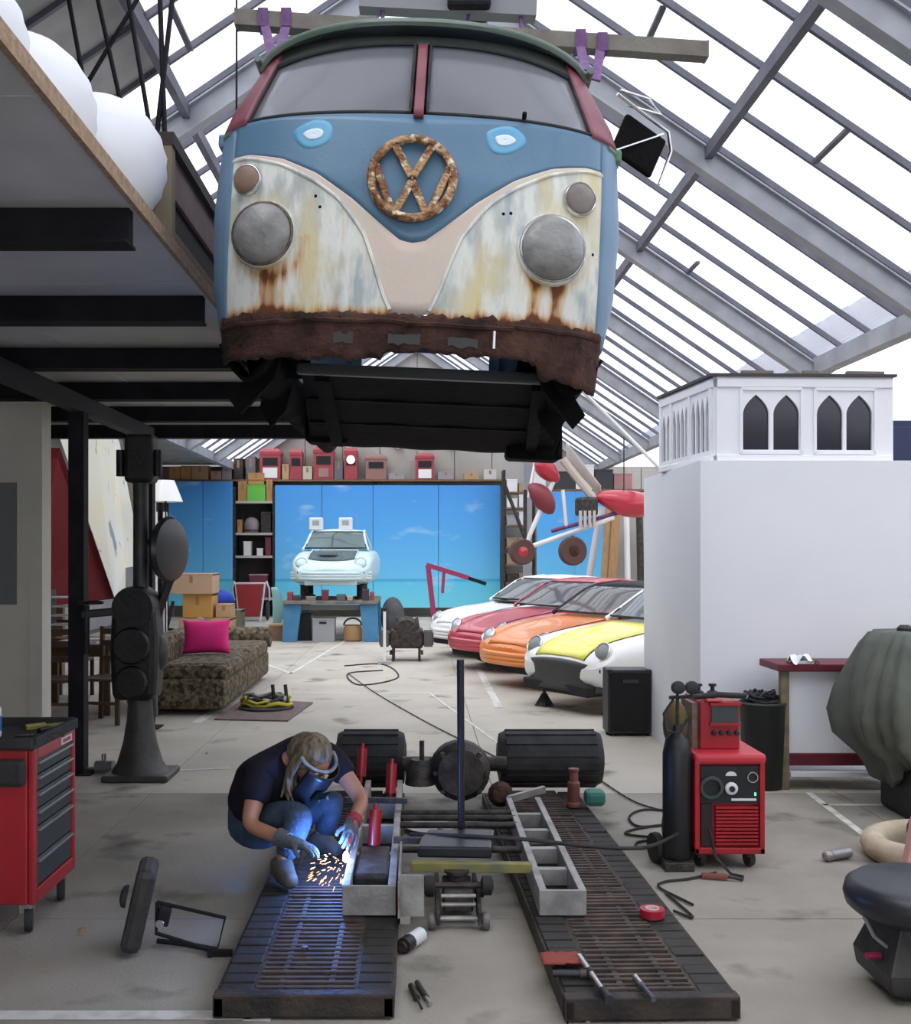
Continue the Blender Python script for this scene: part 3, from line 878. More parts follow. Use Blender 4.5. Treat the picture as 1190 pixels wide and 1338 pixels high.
boot = mat('scuffed_boot', (.05, .045, .042), .7, 0, (.10, .09, .08), 12)
for an, to in ((anR, toR), (anL, toL)):
    heel = V(an)+(V(an)-V(to))*.45; heel.z = .145
    skin('boot', [(V(an)+V((0, 0, .05)), .052), ((an[0], an[1], .165), .052), (mid(an, to, .6)*1+V((0, 0, -.012)), .046), (to, .042), (heel, .038)], [(0, 1), (1, 2), (2, 3), (1, 4)], boot, pw_)
# apron bib hanging in front
ff = V((.52, -.46, -.72)).normalized()      # direction of the gaze
up = V((.40, -.33, .5)); up = (up-ff*up.dot(ff)).normalized()
sd_ = ff.cross(up)
B = Matrix((sd_, ff, up)).transposed()
def hp(x, y, z): return hdc+B @ V((x, y, z))
def hm(): return MB(O2)
# head with face
m = hm().ball(hdc, .098, 18, 12, (.80, 1.0, 1.12), B)
m.build('head', fl, pw_, 80)
m = hm(); m.ball(hp(0, .105, -.015), .016, 10, 8, (1, 1.2, 1.5), B); m.build('nose', fl, pw_, 60)
for s in (-1, 1):
    hm().ball(hp(s*.032, .086, .01), .012, 8, 6).build('eye', mat('eye_white', (.5, .5, .5), .3), pw_, 60)
    hm().ball(hp(s*.080, 0, -.005), .028, 10, 8, (.4, .7, 1.1), B).build('ear', fl, pw_, 60)
hm().tube([hp(-.022, .094, -.055), hp(0, .099, -.057), hp(.022, .094, -.055)], .006, 6).build('mouth', mat('lips', (.30, .12, .09), .5), pw_, 60)
hairm = mat('long_ash_blond_hair', (.085, .062, .04), .65, 0, (.26, .21, .14), 30, .5, 90, stretch=(1.6, 1.6, .35))
hr = hm().ball(hp(0, -.025, .025), .112, 20, 12, (.86, .95, 1.05), B).build('hair', hairm, pw_, 80)
hm().ball(hp(0, -.075, -.005), .098, 16, 10, (.9, .9, 1.0), B).build('hair_nape', hairm, hr, 80)
random.seed(11)
for k in range(34):
    a = PI*(1.0+.0)*k/33
    x, y = math.cos(a)*.098, -math.sin(a)*.085
    l = rnd(.14, .24)
    p0 = hp(x*.55, y*.6, .085); p1 = hp(x*1.02, y, .02); p2 = hp(x*1.08, y*.9+.02, -.08)
    p3 = p2+V((rnd(-.02, .03), rnd(-.02, .02), -l*.45)); p4 = p3+V((rnd(-.02, .03), rnd(-.03, .01), -l*.35))
    hm().tube([p0, p1, p2, p3, p4], [.010, .017, .017, .013, .004], 6).build('hair_lock', hairm, hr, 60)
# welding shield in front of the face, and pale band coloured as arc-lit hair tips
shm = mat('black_welding_shield', (.010, .012, .018), .35)
def sh(u, v):
    a = lerp(-1.25, 1.25, u); z = lerp(.05, -.24, v)
    r = .112*(1-.25*max(0, v-.5))
    return hp(r*math.sin(a), .035+r*math.cos(a)*1.05+.02*v, z)
sl = hm().patch(sh, 18, 12).build('welding_shield', shm, pw_, 60, solid=.006)
hm().patch(lambda u, v: hp(lerp(-.05, .05, u), .163, lerp(-.10, -.035, v)), 2, 2).build('dark_lens', mat('dark_lens', (.004, .008, .008), .08), sl, solid=.008)
hm().tube([hp(.11*math.cos(t), .0+.11*math.sin(t), .055) for t in [PI*i/18 for i in range(19)]], .010, 6).build('lit_hair_band', mat('arc_lit_hair', (.30, .34, .33), .8, 0, (.16, .19, .2), 22), pw_, 60)
# gloves with five fingers
glm = mat('grey_blue_glove', (.075, .085, .10), .85, 0, (.11, .12, .13), 14, .3, 60)
def glove(wr, kn, pal, lab, curl):
    """wr wrist, kn knuckle centre, pal direction the palm faces; fingers curl towards pal"""
    wr = V(wr); kn = V(kn); d = (kn-wr).normalized(); pal = V(pal); pal = (pal-d*pal.dot(d)).normalized(); sx = d.cross(pal)
    J = [(wr-d*.05, .040), (wr, .036), (wr.lerp(kn, .55), (.040, .030))]; E = [(0, 1), (1, 2)]
    for i, (off, ln) in enumerate(((-.033, .068), (-.011, .080), (.011, .076), (.033, .058))):
        b = len(J); r0 = wr.lerp(kn, .98)+sx*off
        a1, a2, a3 = curl*.45, curl*1.1, curl*1.7
        dd = lambda a: d*math.cos(a)+pal*math.sin(a)
        p1 = r0+dd(a1)*ln*.45; p2 = p1+dd(a2)*ln*.35; p3 = p2+dd(a3)*ln*.25
        J += [(r0, .0125), (p1, .0115), (p2, .0105), (p3, .009)]
        E += [(2, b), (b, b+1), (b+1, b+2), (b+2, b+3)]
    b = len(J); t0 = wr.lerp(kn, .45)-sx*.040+pal*.008
    p1 = t0+(d*.6-sx*.5+pal*.5).normalized()*.035; p2 = p1+(d*.8+pal*.6).normalized()*.03
    J += [(t0, .015), (p1, .0125), (p2, .010)]; E += [(2, b), (b, b+1), (b+1, b+2)]
    return skin(lab, J, E, glm, pw_, 2)
glove(wrR, (-.525, 5.125, .315), (.2, -.2, -1), 'glove', .55)
glove(wrL, (-.325, 5.26, .335), (-.5, .1, -.8), 'glove', .95)
MB(O2).tube([V(wrR)+(V(elR)-V(wrR))*.28, V(wrR)+(V(elR)-V(wrR))*.05], [.046, .040], 14).build('glove_cuff', glm, pw_, 40)
MB(O2).tube([V(wrL)+(V(elL)-V(wrL))*.22, V(wrL)+(V(elL)-V(wrL))*.03], [.044, .040], 14).build('glove_cuff', mat('red_glove_cuff', (.30, .03, .04), .8), pw_, 40)
# torch in the left hand
wt = thing('welding_torch', 'red handled welding torch held in the welder\'s glove', 'torch', (-.33, 5.25, .33))
m = MB(wt.location); m.tube([(-.315, 5.33, .385), (-.325, 5.27, .335), (-.332, 5.23, .30)], [.016, .017, .014], 10); m.build('handle', redpaint, wt, 50)
MB(wt.location).tube([(-.332, 5.23, .30), (-.338, 5.215, .275), (-.342, 5.21, .262)], [.010, .009, .008], 8).build('swan_neck', chrome, wt, 50)
# the arc: a bright blue-white flame and its light, with flying sparks
AP = V((-.346, 5.20, .245))
fa = MB(AP).ball(AP, .015, 12, 8, (1, .8, 1.9)).build('welding_arc', emis('arc_flame', (.62, .50, 1), 40))
fa.location = AP
tag(fa, 'bright violet welding arc burning at the side of the bare steel rail', 'flame')
ld = bpy.data.lights.new('arc_light', 'POINT'); ld.energy = 15; ld.color = (.14, .34, 1); ld.shadow_soft_size = .05
lo = bpy.data.objects.new('arc_light', ld); COL.objects.link(lo); lo.location = AP+V((-.07, -.05, .05))
m = MB(AP)
random.seed(5)
for k in range(85):
    p = AP+V((rnd(-.16, .02), rnd(-.10, .05), rnd(-.12, .02)))
    d = (p-AP)*rnd(.05, .16)
    m.tube([p, p+d], [.0016, .0008], 5)
o = m.build('welding_sparks', emis('spark_orange', (1, .36, .10), 4)); o.location = AP
tag(o, 'orange sparks flying off the welding arc beside the left rail', 'sparks', None, 'stuff')
# ================================================================ red tool cabinet
tb = thing('tool_cabinet', 'red roller tool cabinet with dark grey drawers at the left edge', 'cabinet', (-1.98, 5.09, 0))
def bm_(t): return MB(t.location)
def T(t): return lambda: MB(t.location)
b = T(tb)
x0, x1, y0, y1 = -2.28, -1.715, 4.80, 5.38
m = b().box2((x0, y0, .14), (x1-.03, y1, .84)); m.build('cabinet_body', redpaint, tb, bev=.01)
b().box2((x1-.03, y0, .14), (x1, y0+.045, .84)).build('corner_stile', redpaint, tb, bev=.008)
b().box2((x1-.03, y1-.035, .14), (x1, y1, .84)).build('corner_stile', redpaint, tb, bev=.008)
b().box2((x1-.03, y0+.045, .14), (x1, y1-.035, .205)).build('bottom_rail', redpaint, tb, bev=.005)
b().box2((x1-.03, y0+.045, .785), (x1, y1-.035, .84)).build('top_rail', redpaint, tb, bev=.005)
dg = mat('dark_grey_drawer', (.035, .045, .048), .5)
zs = [.785, .715, .640, .560, .480, .340, .208]
for k in range(6):
    d = b().box2((x1-.04, y0+.05, zs[k+1]+.004), (x1-.008, y1-.04, zs[k]-.004)).build('drawer', dg, tb, bev=.003)
    b().box2((x1-.012, y0+.06, zs[k]-.022), (x1+.008, y1-.05, zs[k]-.010)).build('handle_strip', mat('alu_strip', (.33, .36, .37), .4, .7), d, bev=.002)
pl = b().box2((x1, 5.16, .795), (x1+.004, 5.31, .828)).build('name_plate', mat('silver_plate', (.6, .58, .58), .4), tb)
for k in range(5):
    b().box2((x1+.004, 5.18+.023*k, .803), (x1+.006, 5.195+.023*k, .82)).build('plate_mark', mat('plate_mark_red', (.3, .05, .06), .5), pl)
b().box2((x0-.01, y0-.02, .84), (x1+.01, y1+.01, .862)).build('rubber_top', rubber, tb, bev=.006)
for a, c in (((x0, y0-.015, .87), (x1, y0-.015, .87)), ((x0, y1, .87), (x1, y1, .87)), ((x1, y0, .87), (x1, y1, .87))):
    b().beam(a, c, .03, .05).build('top_rim', rubber, tb, bev=.008)
b().box2((x0+.1, y0-.05, .68), (x1-.03, y0-.002, .80)).build('push_handle', rubber, tb, bev=.02)
for x in (x0+.06, x1-.06):
    for y in (y0+.07, y1-.07):
        c = b().box2((x-.03, y-.025, .085), (x+.03, y+.025, .14)).build('caster', chrome, tb, bev=.006)
        b().lathe([(.03, -.02), (.055, -.018), (.06, 0), (.055, .018), (.03, .02)], (x+.01, y, .06), (1, .3, 0), 18).build('caster_wheel', rubber, c, 40)
def simple(name, label, cat, mb, m, bev=0, smooth=None, group=None, at=None):
    c = V(at) if at is not None else sum(mb.v, V())/len(mb.v)
    if at is None: c.z = min(v.z for v in mb.v)
    mb.o = c
    o = mb.build(name, m, None, smooth, bev); o.location = c
    return tag(o, label, cat, group)
random.seed(3)
bo = thing('spray_bottle', 'blue and white bottle standing on top of the red tool cabinet', 'bottle', (-1.975, 5.0, .862))
T(bo)().lathe([(.03, 0), (.034, .01), (.034, .13), (.014, .17), (.014, .19)], bo.location, n=16).build('bottle', mat('white_plastic', (.7, .72, .75), .4), bo, 50)
T(bo)().lathe([(.0348, .03), (.0348, .10)], bo.location, n=16, cap=False).build('blue_label', mat('blue_label', (.03, .14, .45), .5), bo, 50)
for k, (x, y, l, rz, mm) in enumerate(((-1.86, 4.95, .22, .3, darkmetal), (-1.80, 5.10, .18, 1.2, blackplastic), (-1.90, 5.2, .25, .8, mat('dull_yellow_handle', (.25, .22, .05), .6)))):
    m = MB().beam((x, y, .870), V((x, y, .870))+V((math.cos(rz)*l, math.sin(rz)*l, 0)), .02, .015)
    m.cyl((x, y, .876), V((x, y, .876))+V((math.cos(rz)*l*.4, math.sin(rz)*l*.4, 0)), .013, n=8)
    simple('hand_tool', ['dark hand tool lying on the near end of the tool cabinet', 'black handled tool lying across the middle of the cabinet top', 'yellow handled tool lying on the far end of the cabinet top'][k], 'tool', m, mm)

# ================================================================ old pillar machine by the post
pm = thing('pillar_drill', 'old black cast iron pillar drill on a flared foot in front of the steel post', 'machine', (-2.12, 8.2, 0))
b = T(pm); iron = mat('black_cast_iron', (.010, .010, .011), .5, .3, (.022, .022, .022), 6, .2, 30)
gi = mat('grey_cast_iron', (.045, .046, .045), .5, .4, (.08, .08, .075), 7, .15, 30)
X, Y = -2.12, 8.2
b().box2((X-.24, Y-.22, 0), (X+.26, Y+.22, .05)).build('base_plate', gi, pm, bev=.015)
b().lathe([(.215, .05), (.17, .12), (.125, .28), (.10, .45), (.088, .62), (.082, .78)], (X, Y, 0), n=28).build('flared_foot', gi, pm, 50)
b().lathe([(.10, .72), (.11, .74), (.11, .82), (.10, .84)], (X, Y, 0), n=24).build('collar', iron, pm, 40)
hs = b().loft([[(X+sx*(.16+.02*math.sin(PI*t))-.02, Y+sy*.15, lerp(.60, 1.33, t)) for sx, sy in ((-1, -1), (1, -1), (1, 1), (-1, 1))] for t in (0, .25, .5, .75, 1)]).build('gear_housing', iron, pm, bev=.05)
b().lathe([(.155, -.16), (.165, -.12), (.165, .12), (.155, .16)], (X-.02, Y, 1.30), (0, 1, 0), 24).build('housing_crown', iron, pm, 40)
for z, r in ((.75, .12), (1.02, .14)):
    b().lathe([(r, 0), (r, .03), (r*.9, .05), (.03, .05)], (X-.02, Y-.16, z), (0, -1, 0), 22).build('gear_cover', iron, pm, 40)
for k in range(6):
    b().box2((X-.14, Y-.165, .66+.03*k), (X+.10, Y-.15, .675+.03*k)).build('housing_fin', iron, pm)
b().cyl((X, Y+.02, 1.3), (X, Y+.02, 2.55), .058, n=20).build('column', gi, pm, 40)
b().box2((X-.10, Y-.10, 2.25), (X+.12, Y+.10, 2.62)).build('head_block', iron, pm, bev=.03)
for s in (-1, 1):
    b().cyl((X+s*.14, Y-.03, 2.3), (X+s*.14, Y-.03, 2.5), .035, n=12).build('head_cylinder', iron, pm, 40)
b().lathe([(.05, -.05), (.17, -.045), (.24, -.03), (.26, 0), (.24, .03), (.17, .045), (.05, .05)], (X+.20, Y+.1, 1.74), (.93, -.3, 0), 32).build('belt_wheel', mat('black_belt_wheel', (.016, .017, .021), .35), pm, 40)
b().cyl((X, Y+.02, 1.80), (X+.22, Y+.1, 1.80), .025, n=10).build('wheel_shaft', iron, pm, 40)
b().beam((X+.20, Y+.12, 1.52), (X+.10, Y+.06, 1.20), .08, .06).build('wheel_arm', iron, pm, bev=.01)
b().beam((X-.18, Y-.05, 1.27), (X-.42, Y-.1, 1.25), .06, .06).build('work_arm', iron, pm, bev=.01)
b().cyl((X-.38, Y-.1, .95), (X-.38, Y-.1, 1.32), .025, n=10).build('feed_spindle', iron, pm, 40)
b().torus((X-.34, Y-.1, 1.34), .08, .012, (0, 0, 1), 20, 6).build('hand_wheel', iron, pm, 60)
b().ball((X+.13, Y+.05, .95), .10, 12, 8, (.8, 1, 1.5)).build('motor', gi, pm, 60)
g = thing('small_grinder', 'small grey hand grinder lying on the floor beside the flared machine foot', 'tool', (-2.42, 8.35, 0))
T(g)().cyl((-2.50, 8.35, .05), (-2.36, 8.33, .055), .048, n=14).build('grinder_body', mat('grey_alloy', (.25, .25, .25), .4, .5), g, 40)
T(g)().cyl((-2.44, 8.35, .09), (-2.44, 8.35, .15), .02, n=10).build('grinder_spindle', chrome, g, 40)
T(g)().box((-2.58, 8.36, .02), (.13, .08, .04)).build('grinder_foot', darkmetal, g, bev=.01)

# ================================================================ welding set
we = thing('welding_machine', 'red wheeled welding machine with wire feeder on top, right of the chassis', 'machine', (1.69, 6.0, 0))
b = T(we)
x0, x1, yf, yb = 1.50, 1.88, 5.80, 6.35
b().box2((x0+.015, yf+.03, .10), (x1-.015, yb, .60)).build('case', redpaint, we, bev=.006)
b().box2((x0, yf-.012, .575), (x1+.01, yb, .632)).build('top_cover', mat('bright_red_paint', (.52, .03, .045), .4), we, bev=.02)
for x in (x0, x1-.028):
    b().box2((x, yf-.01, .09), (x+.028, yf+.05, .59)).build('front_stile', redpaint, we, bev=.006)
b().box2((x0, yf-.01, .09), (x1, yf+.05, .125)).build('front_sill', redpaint, we, bev=.006)
pn = b().box2((x0+.035, yf+.005, .365), (x1-.03, yf+.032, .565)).build('control_panel', mat('black_panel', (.012, .014, .018), .4), we)
def knob(c, r, d, m, nm): return b().lathe([(r, 0), (r, d*.7), (r*.8, d), (r*.2, d)], c, (0, -1, 0), 20).build(nm, m, pn, 40)
kw = mat('white_dial', (.7, .7, .7), .4)
knob((1.70, yf+.005, .445), .034, .018, kw, 'white_dial'); knob((1.70, yf-.012, .445), .016, .014, blackplastic, 'dial_knob')
b().torus((1.815, yf, .505), .027, .006, (0, 1, 0), 22, 6).build('gauge_ring', chrome, pn, 60)
b().patch(lambda u, v: V((1.70+.03*math.cos(PI*u)*v, yf+.003, .512+.024*math.sin(PI*u)*v)), 12, 2).build('scale_arc', kw, pn, solid=.002)
b().torus((1.59, yf-.01, .45), .055, .011, (0, 1, .1), 24, 6).build('cable_coil', mat('green_grey_cable', (.05, .07, .06), .5), pn, 60)
b().box2((1.70, yf-.001, .378), (1.835, yf+.004, .39)).build('label_strip', kw, pn)
b().box2((1.825, yf-.001, .405), (1.835, yf+.004, .422)).build('pilot_lamp', emis('green_pilot', (.1, .8, .3), 1.2), pn)
b().box2((x0+.04, yf+.01, .13), (x0+.10, yf+.034, .36)).build('side_slot', mat('dark_slot', (.02, .012, .014), .7), we)
for k in range(11):
    b().box2((x0+.115, yf-.004, .14+k*.0195), (x1-.035, yf+.03, .152+k*.0195)).build('grille_slat', redpaint, we)
for x in (x0+.05, x1-.06):
    c = b().box2((x-.02, yf+.04, .06), (x+.02, yf+.10, .10)).build('caster', darkmetal, we)
    b().lathe([(.02, -.016), (.042, -.016), (.047, 0), (.042, .016), (.02, .016)], (x, yf+.08, .047), (1, .25, 0), 18).build('caster_wheel', rubber, c, 40)
for x in (x0-.02, x1+.0):
    b().lathe([(.03, -.018), (.085, -.018), (.09, 0), (.085, .018), (.03, .018)], (x, yb-.02, .09), (1, 0, 0), 20).build('rear_wheel', rubber, we, 40)
# feeder
fx0, fx1 = 1.565, 1.785
b().box2((fx0, 5.93, .632), (fx1, 6.28, .90)).build('feeder_case', redpaint, we, bev=.008)
b().box2((fx0-.03, 5.98, .632), (fx0, 6.24, .88)).build('feeder_side', mat('rusty_side_panel', (.20, .09, .06), .7, 0, (.34, .26, .22), 14), we)
b().box2((fx0+.06, 5.915, .78), (fx1-.015, 5.935, .875)).build('feeder_window', mat('grey_green_window', (.05, .06, .06), .3), we)
for z in (.775, .885):
    b().box2((fx0+.05, 5.905, z-.008), (fx1, 5.935, z+.008)).build('feeder_frame', redpaint, we)
for k in range(4):
    b().lathe([(.014, 0), (.014, .02), (.01, .024)], (fx0+.075+k*.042, 5.93, .725), (0, -1, 0), 10).build('feeder_knob', blackplastic, we, 40)
b().box2((fx0+.03, 5.90, .900), (fx0+.12, 5.98, .915)).build('feeder_badge', mat('red_light_badge', (.6, .10, .12), .3), we, bev=.005)
b().tube([(fx0-.03, 5.95, .92), (fx0+.1, 5.93, .935), (fx1+.03, 5.95, .925), (fx1+.08, 6.1, .91)], .016, 8).build('top_hose', rubber, we, 60)
for x in (1.60, 1.68):
    b().lathe([(.03, 0), (.03, .03), (.012, .04), (.012, .06), (.022, .062), (.022, .075)], (x, 6.1, .90), n=14).build('hose_union', blackplastic, we, 40)
# gas bottle with gauges
gb = thing('gas_bottle', 'black gas bottle with twin gauges strapped beside the red welding machine', 'bottle', (1.43, 6.12, 0))
b = T(gb)
b().lathe([(.07, .05), (.08, .07), (.08, .62), (.065, .70), (.03, .74), (.025, .78)], gb.location, n=22).build('cylinder', mat('black_bottle', (.013, .013, .015), .45), gb, 50)
b().box2((1.34, 6.02, 0.0), (1.50, 6.22, .05)).build('bottle_shelf', darkmetal, gb, bev=.006)
b().cyl((1.43, 6.12, .78), (1.43, 6.12, .93), .010, n=8).build('valve_stem', darkmetal, gb)
b().cyl((1.38, 6.10, .93), (1.56, 6.10, .94), .010, n=8).build('regulator_bar', darkmetal, gb)
for x in (1.425, 1.50):
    g_ = b().lathe([(.036, 0), (.036, .03), (.03, .034)], (x, 6.10, .985), (0, -1, .1), 20).build('gauge', blackplastic, gb, 40)
    b().cyl((x, 6.1, .94), (x, 6.1, .96), .008, n=8).build('gauge_stem', darkmetal, g_)
b().tube([(1.40, 6.09, .92), (1.34, 6.05, .85), (1.35, 6.04, .76), (1.42, 6.05, .74), (1.47, 6.06, .82)], .008, 6).build('gas_hose', rubber, gb, 60)
b().ball((1.45, 6.25, .76), .09, 12, 8, (.8, .7, 1.5)).build('green_cloth', mat('green_cloth', (.03, .12, .05), .9, 0, (.20, .10, .03), 4), gb, 60)
b().lathe([(.02, -.02), (.08, -.02), (.085, 0), (.08, .02), (.02, .02)], (1.33, 6.2, .085), (1, .2, 0), 18).build('trolley_wheel', rubber, gb, 40)
gb.location = (1.43-.005, 6.12-.25, 0)
# bin
bn = thing('cable_bin', 'tall black bin full of tangled cable behind the welding machine', 'bin', (2.53, 7.85, 0))
b = T(bn)
b().lathe([(.13, 0), (.145, .02), (.165, .60), (.175, .62), (.165, .63), (.15, .60)], bn.location, n=26, cap=True).build('bin_body', mat('black_bin', (.012, .014, .013), .55), bn, 40)
random.seed(21)
for k in range(9):
    a = rnd(0, 6); r = rnd(.06, .13)
    b().tube([bn.location+V((r*math.cos(a+t*.7)+rnd(-.03, .03), r*math.sin(a+t*.7), .62+rnd(.0, .09))) for t in range(8)], .010, 6).build('tangled_cable', rubber, bn, 60)
# cables over the floor
def cable(label, pts, r=.009, m=rubber, sub=6):
    P_ = [V(p) for p in pts]; q = []
    for i in range(len(P_)-1):
        p0, p1, p2, p3 = P_[max(i-1, 0)], P_[i], P_[i+1], P_[min(i+2, len(P_)-1)]
        for k in range(sub):
            t = k/sub
            q.append(.5*((2*p1)+(p2-p0)*t+(2*p0-5*p1+4*p2-p3)*t*t+(3*p1-p0-3*p2+p3)*t**3))
    q.append(P_[-1])
    return simple('cable', label, 'cable', MB().tube(q, r, 6), m, 0, 60, at=P_[0])
cable('black welding cable drooping from the welding machine over the right runway to the chassis', [G(905, 1075, .2), P(875, 1095, 5.7), P(835, 1108, 5.45), P(760, 1105, 5.35), P(690, 1097, 5.35), P(600, 1092, 5.4), P(535, 1090, 5.5)], .010)
cable('loops of thin black hose lying between the welding machine and the right runway', [G(888, 1060, .01), G(840, 1058, .01), G(822, 1068, .01), G(836, 1080, .01), G(880, 1076, .01), G(835, 1082, .01), G(818, 1090, .01), G(870, 1096, .01), G(834, 1100, .01), G(836, 1108, .01), G(880, 1100, .01)], .008)
cable('thin black cable curling on the floor in front of the welding machine', [G(935, 1140, .01), G(900, 1148, .01), G(868, 1152, .01), G(862, 1160, .01), G(905, 1182, .01), G(870, 1166, .01), G(905, 1198, .01), G(880, 1190, .01)], .007)
cable('long thin cable running from the mid floor to the gearbox', [G(455, 880, .008), G(490, 905, .008), G(560, 945, .008), G(640, 985, .008), G(668, 1000, .008)], .006)
cable('thin grey wires curling on the far floor beside the engine', [G(450, 870, .008), G(500, 868, .008), G(520, 885, .008), G(470, 895, .008), G(455, 880, .008), G(500, 876, .008)], .010)
cable('thin cable from the right runway up to the welding machine foot', [G(785, 1020, .01), G(830, 1048, .01), G(878, 1062, .01)], .006)
ec = thing('earth_clamp', 'rusty red earth clamp on the floor in front of the welding machine', 'clamp', G(935, 1150))
c = ec.location
T(ec)().beam(c+V((-.07, .02, .02)), c+V((.06, -.01, .02)), .03, .025).build('clamp_jaw', mat('red_brown_clamp', (.22, .06, .04), .6), ec, bev=.006)
T(ec)().tube([c+V((.06, -.01, .02)), c+V((.13, -.03, .012)), c+V((.15, .02, .012)), c+V((.10, .07, .012)), c+V((.02, .08, .10)), c+V((-.01, .09, .25))], .008, 6).build('clamp_lead', rubber, ec, 60)

# ================================================================ maroon bench, white cloth
mbn = thing('maroon_stand', 'maroon trimmed stand with white back panel in front of the white booth', 'stand', (3.0, 7.95, 0))
b = T(mbn); mar = mat('maroon_trim', (.14, .012, .025), .5, 0, (.10, .01, .02), 5)
b().box2((2.60, 7.72, .86), (3.55, 8.15, .915)).build('top_rail', mar, mbn, bev=.008)
b().box2((2.695, 7.78, .17), (3.47, 7.84, .26)).build('bottom_rail', mar, mbn, bev=.008)
b().box2((2.695, 7.80, .26), (3.47, 7.82, .86)).build('white_panel', whitewall, mbn)
b().box2((2.70, 7.74, .10), (3.55, 8.10, .13)).build('low_shelf', whitewall, mbn)
for x in (2.665, 3.50):
    b().box2((x-.03, 7.76, 0), (x+.03, 7.82, .86)).build('leg', mat('mossy_timber_leg', (.24, .20, .11), .8, 0, (.14, .12, .07), 12), mbn, bev=.004)
m = MB()
m.patch(lambda u, v: V((lerp(2.70, 2.90, u), lerp(7.70, 7.88, v), .925+.035*math.sin(5*u+1)*math.sin(4*v)+.04*noise.noise(V((u*4, v*4, 9)))+.03*math.sin(PI*u))), 14, 12)
m.box2((2.74, 7.72, .917), (2.86, 7.86, .94))
simple('white_cloth', 'crumpled white cloth on top of the maroon stand', 'cloth', m, mat('white_cotton', (.82, .83, .85), .9), 0, 60)
# ================================================================ tarp-covered machine
tp = thing('covered_machine', 'machine under a grey green tarpaulin at the right edge', 'machine', (3.35, 7.1, 0))
rows = [(.24, 3.00, .30), (.36, 2.94, .36), (.50, 2.80, .46), (.66, 2.765, .50), (.82, 2.80, .50), (.98, 2.86, .46), (1.12, 2.93, .42), (1.19, 2.98, .36), (1.20, 3.10, .22)]
rings = []
for i, (z, xl, dy) in enumerate(rows):
    r = []
    for k in range(128):
        t = 2*PI*k/128
        rx = 3.45-xl
        f = 1+.07*math.sin(t*11+z*3)*(1.25-z)+.09*noise.noise(V((math.cos(t)*2.4, math.sin(t)*2.4, z*2)))+.035*math.sin(t*23+6*z)
        cx, sy = math.cos(t), math.sin(t)
        p = lambda v: math.copysign(abs(v)**.7, v)
        r.append((3.45+rx*p(cx)*f, 7.1+dy*p(sy)*f, z+(.05*math.sin(t*5+1) if i == 0 else 0)+(.02*noise.noise(V((t*2, z, 1))))))
    rings.append(r)
o = MB(tp.location).loft(rings).build('tarpaulin', mat('grey_green_tarp', (.075, .085, .068), .75, 0, (.12, .13, .105), 4, .5, 9), tp, 70)
T(tp)().box2((3.06, 6.75, 0), (3.75, 7.3, .34)).build('machine_base', iron, tp, bev=.04)
T(tp)().lathe([(.05, 1.19), (.05, 1.22), (.03, 1.24)], (3.15, 7.1, 0), n=12).build('top_knob', iron, tp, 40)
tp.location.x += .08
# white ring, red stand, stool
wr_ = thing('whitewashed_tyre', 'cream coloured tyre lying on the floor under the covered machine', 'tyre', (2.86, 6.02, 0))
T(wr_)().lathe([(.20, .02), (.26, 0), (.325, .03), (.345, .08), (.325, .13), (.27, .15), (.225, .13), (.205, .08), (.20, .02)], wr_.location, (-.05, -.03, 1), 36, False).build('tyre_ring', mat('cream_tyre', (.52, .44, .32), .8, 0, (.38, .31, .22), 6, .2, 20), wr_, 60)
T(wr_)().lathe([(.21, .02), (.21, .035), (.02, .035)], wr_.location, n=28).build('dark_inside', mat('dark_inside', (.03, .028, .022), .9), wr_, 40)
gbg = simple('green_bag', 'dark green bundle stuffed in the cream tyre', 'bag', MB().ball((2.90, 6.05, .15), .13, 14, 9, (1, .9, .9)), mat('dark_green_bundle', (.045, .05, .035), .9, 0, (.07, .08, .055), 6, .5, 14), 0, 60)
rs = thing('red_stand', 'red steel stand leaning at the right edge behind the black stool', 'stand', (2.52, 5.3, 0))
m = T(rs)()
m.prism([(2.40, 0), (2.75, 0), (2.75, .40), (2.475, .40)], .05, rot(PI/2), (0, 5.35, 0)); m.build('red_plate', redpaint, rs, bev=.005)
T(rs)().beam((2.397, 5.325, .0), (2.472, 5.325, .40), .02, .056).build('bright_edge', mat('pale_red_edge', (.55, .30, .28), .5), rs)
st = thing('black_stool', 'low black padded stool on a dark steel box in the lower right corner', 'stool', (1.97, 4.25, 0))
b = T(st); cx, cy = 1.985, 4.22
b().lathe([(.06, .30), (.24, .30), (.275, .33), (.285, .37), (.275, .41), (.24, .435), (.05, .44)], (cx-.005, cy, 0), (-.0, 0, 1), 36).build('seat_pad', mat('black_vinyl', (.018, .020, .026), .4), st, 50)
rg = [[(cx+sx*w_, cy+sy*w_*.9, z) for sx, sy in ((-1, -1), (1, -1), (1, 1), (-1, 1))] for z, w_ in ((0.0, .12), (.05, .19), (.12, .20), (.30, .135))]
b().loft(rg).build('steel_body', mat('dark_stool_steel', (.03, .030, .030), .5, .4, (.055, .05, .048), 7, .2), st, bev=.01)
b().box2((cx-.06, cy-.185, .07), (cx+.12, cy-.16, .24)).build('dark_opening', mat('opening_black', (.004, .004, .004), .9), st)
b().box2((cx-.09, cy-.20, .25), (cx+.15, cy-.14, .27)).build('opening_lip', baremetal, st)
b().tube([(cx-.19, cy-.06, .16), (cx-.25, cy-.08, .165)], .014, 8).build('red_lever', mat('magenta_red_lever', (.25, .02, .06), .4), st, 40)
b().tube([(cx-.25, cy-.06, .31), (cx-.22, cy-.08, .24), (cx-.17, cy-.08, .20)], .008, 6).build('bent_wire', baremetal, st, 40)

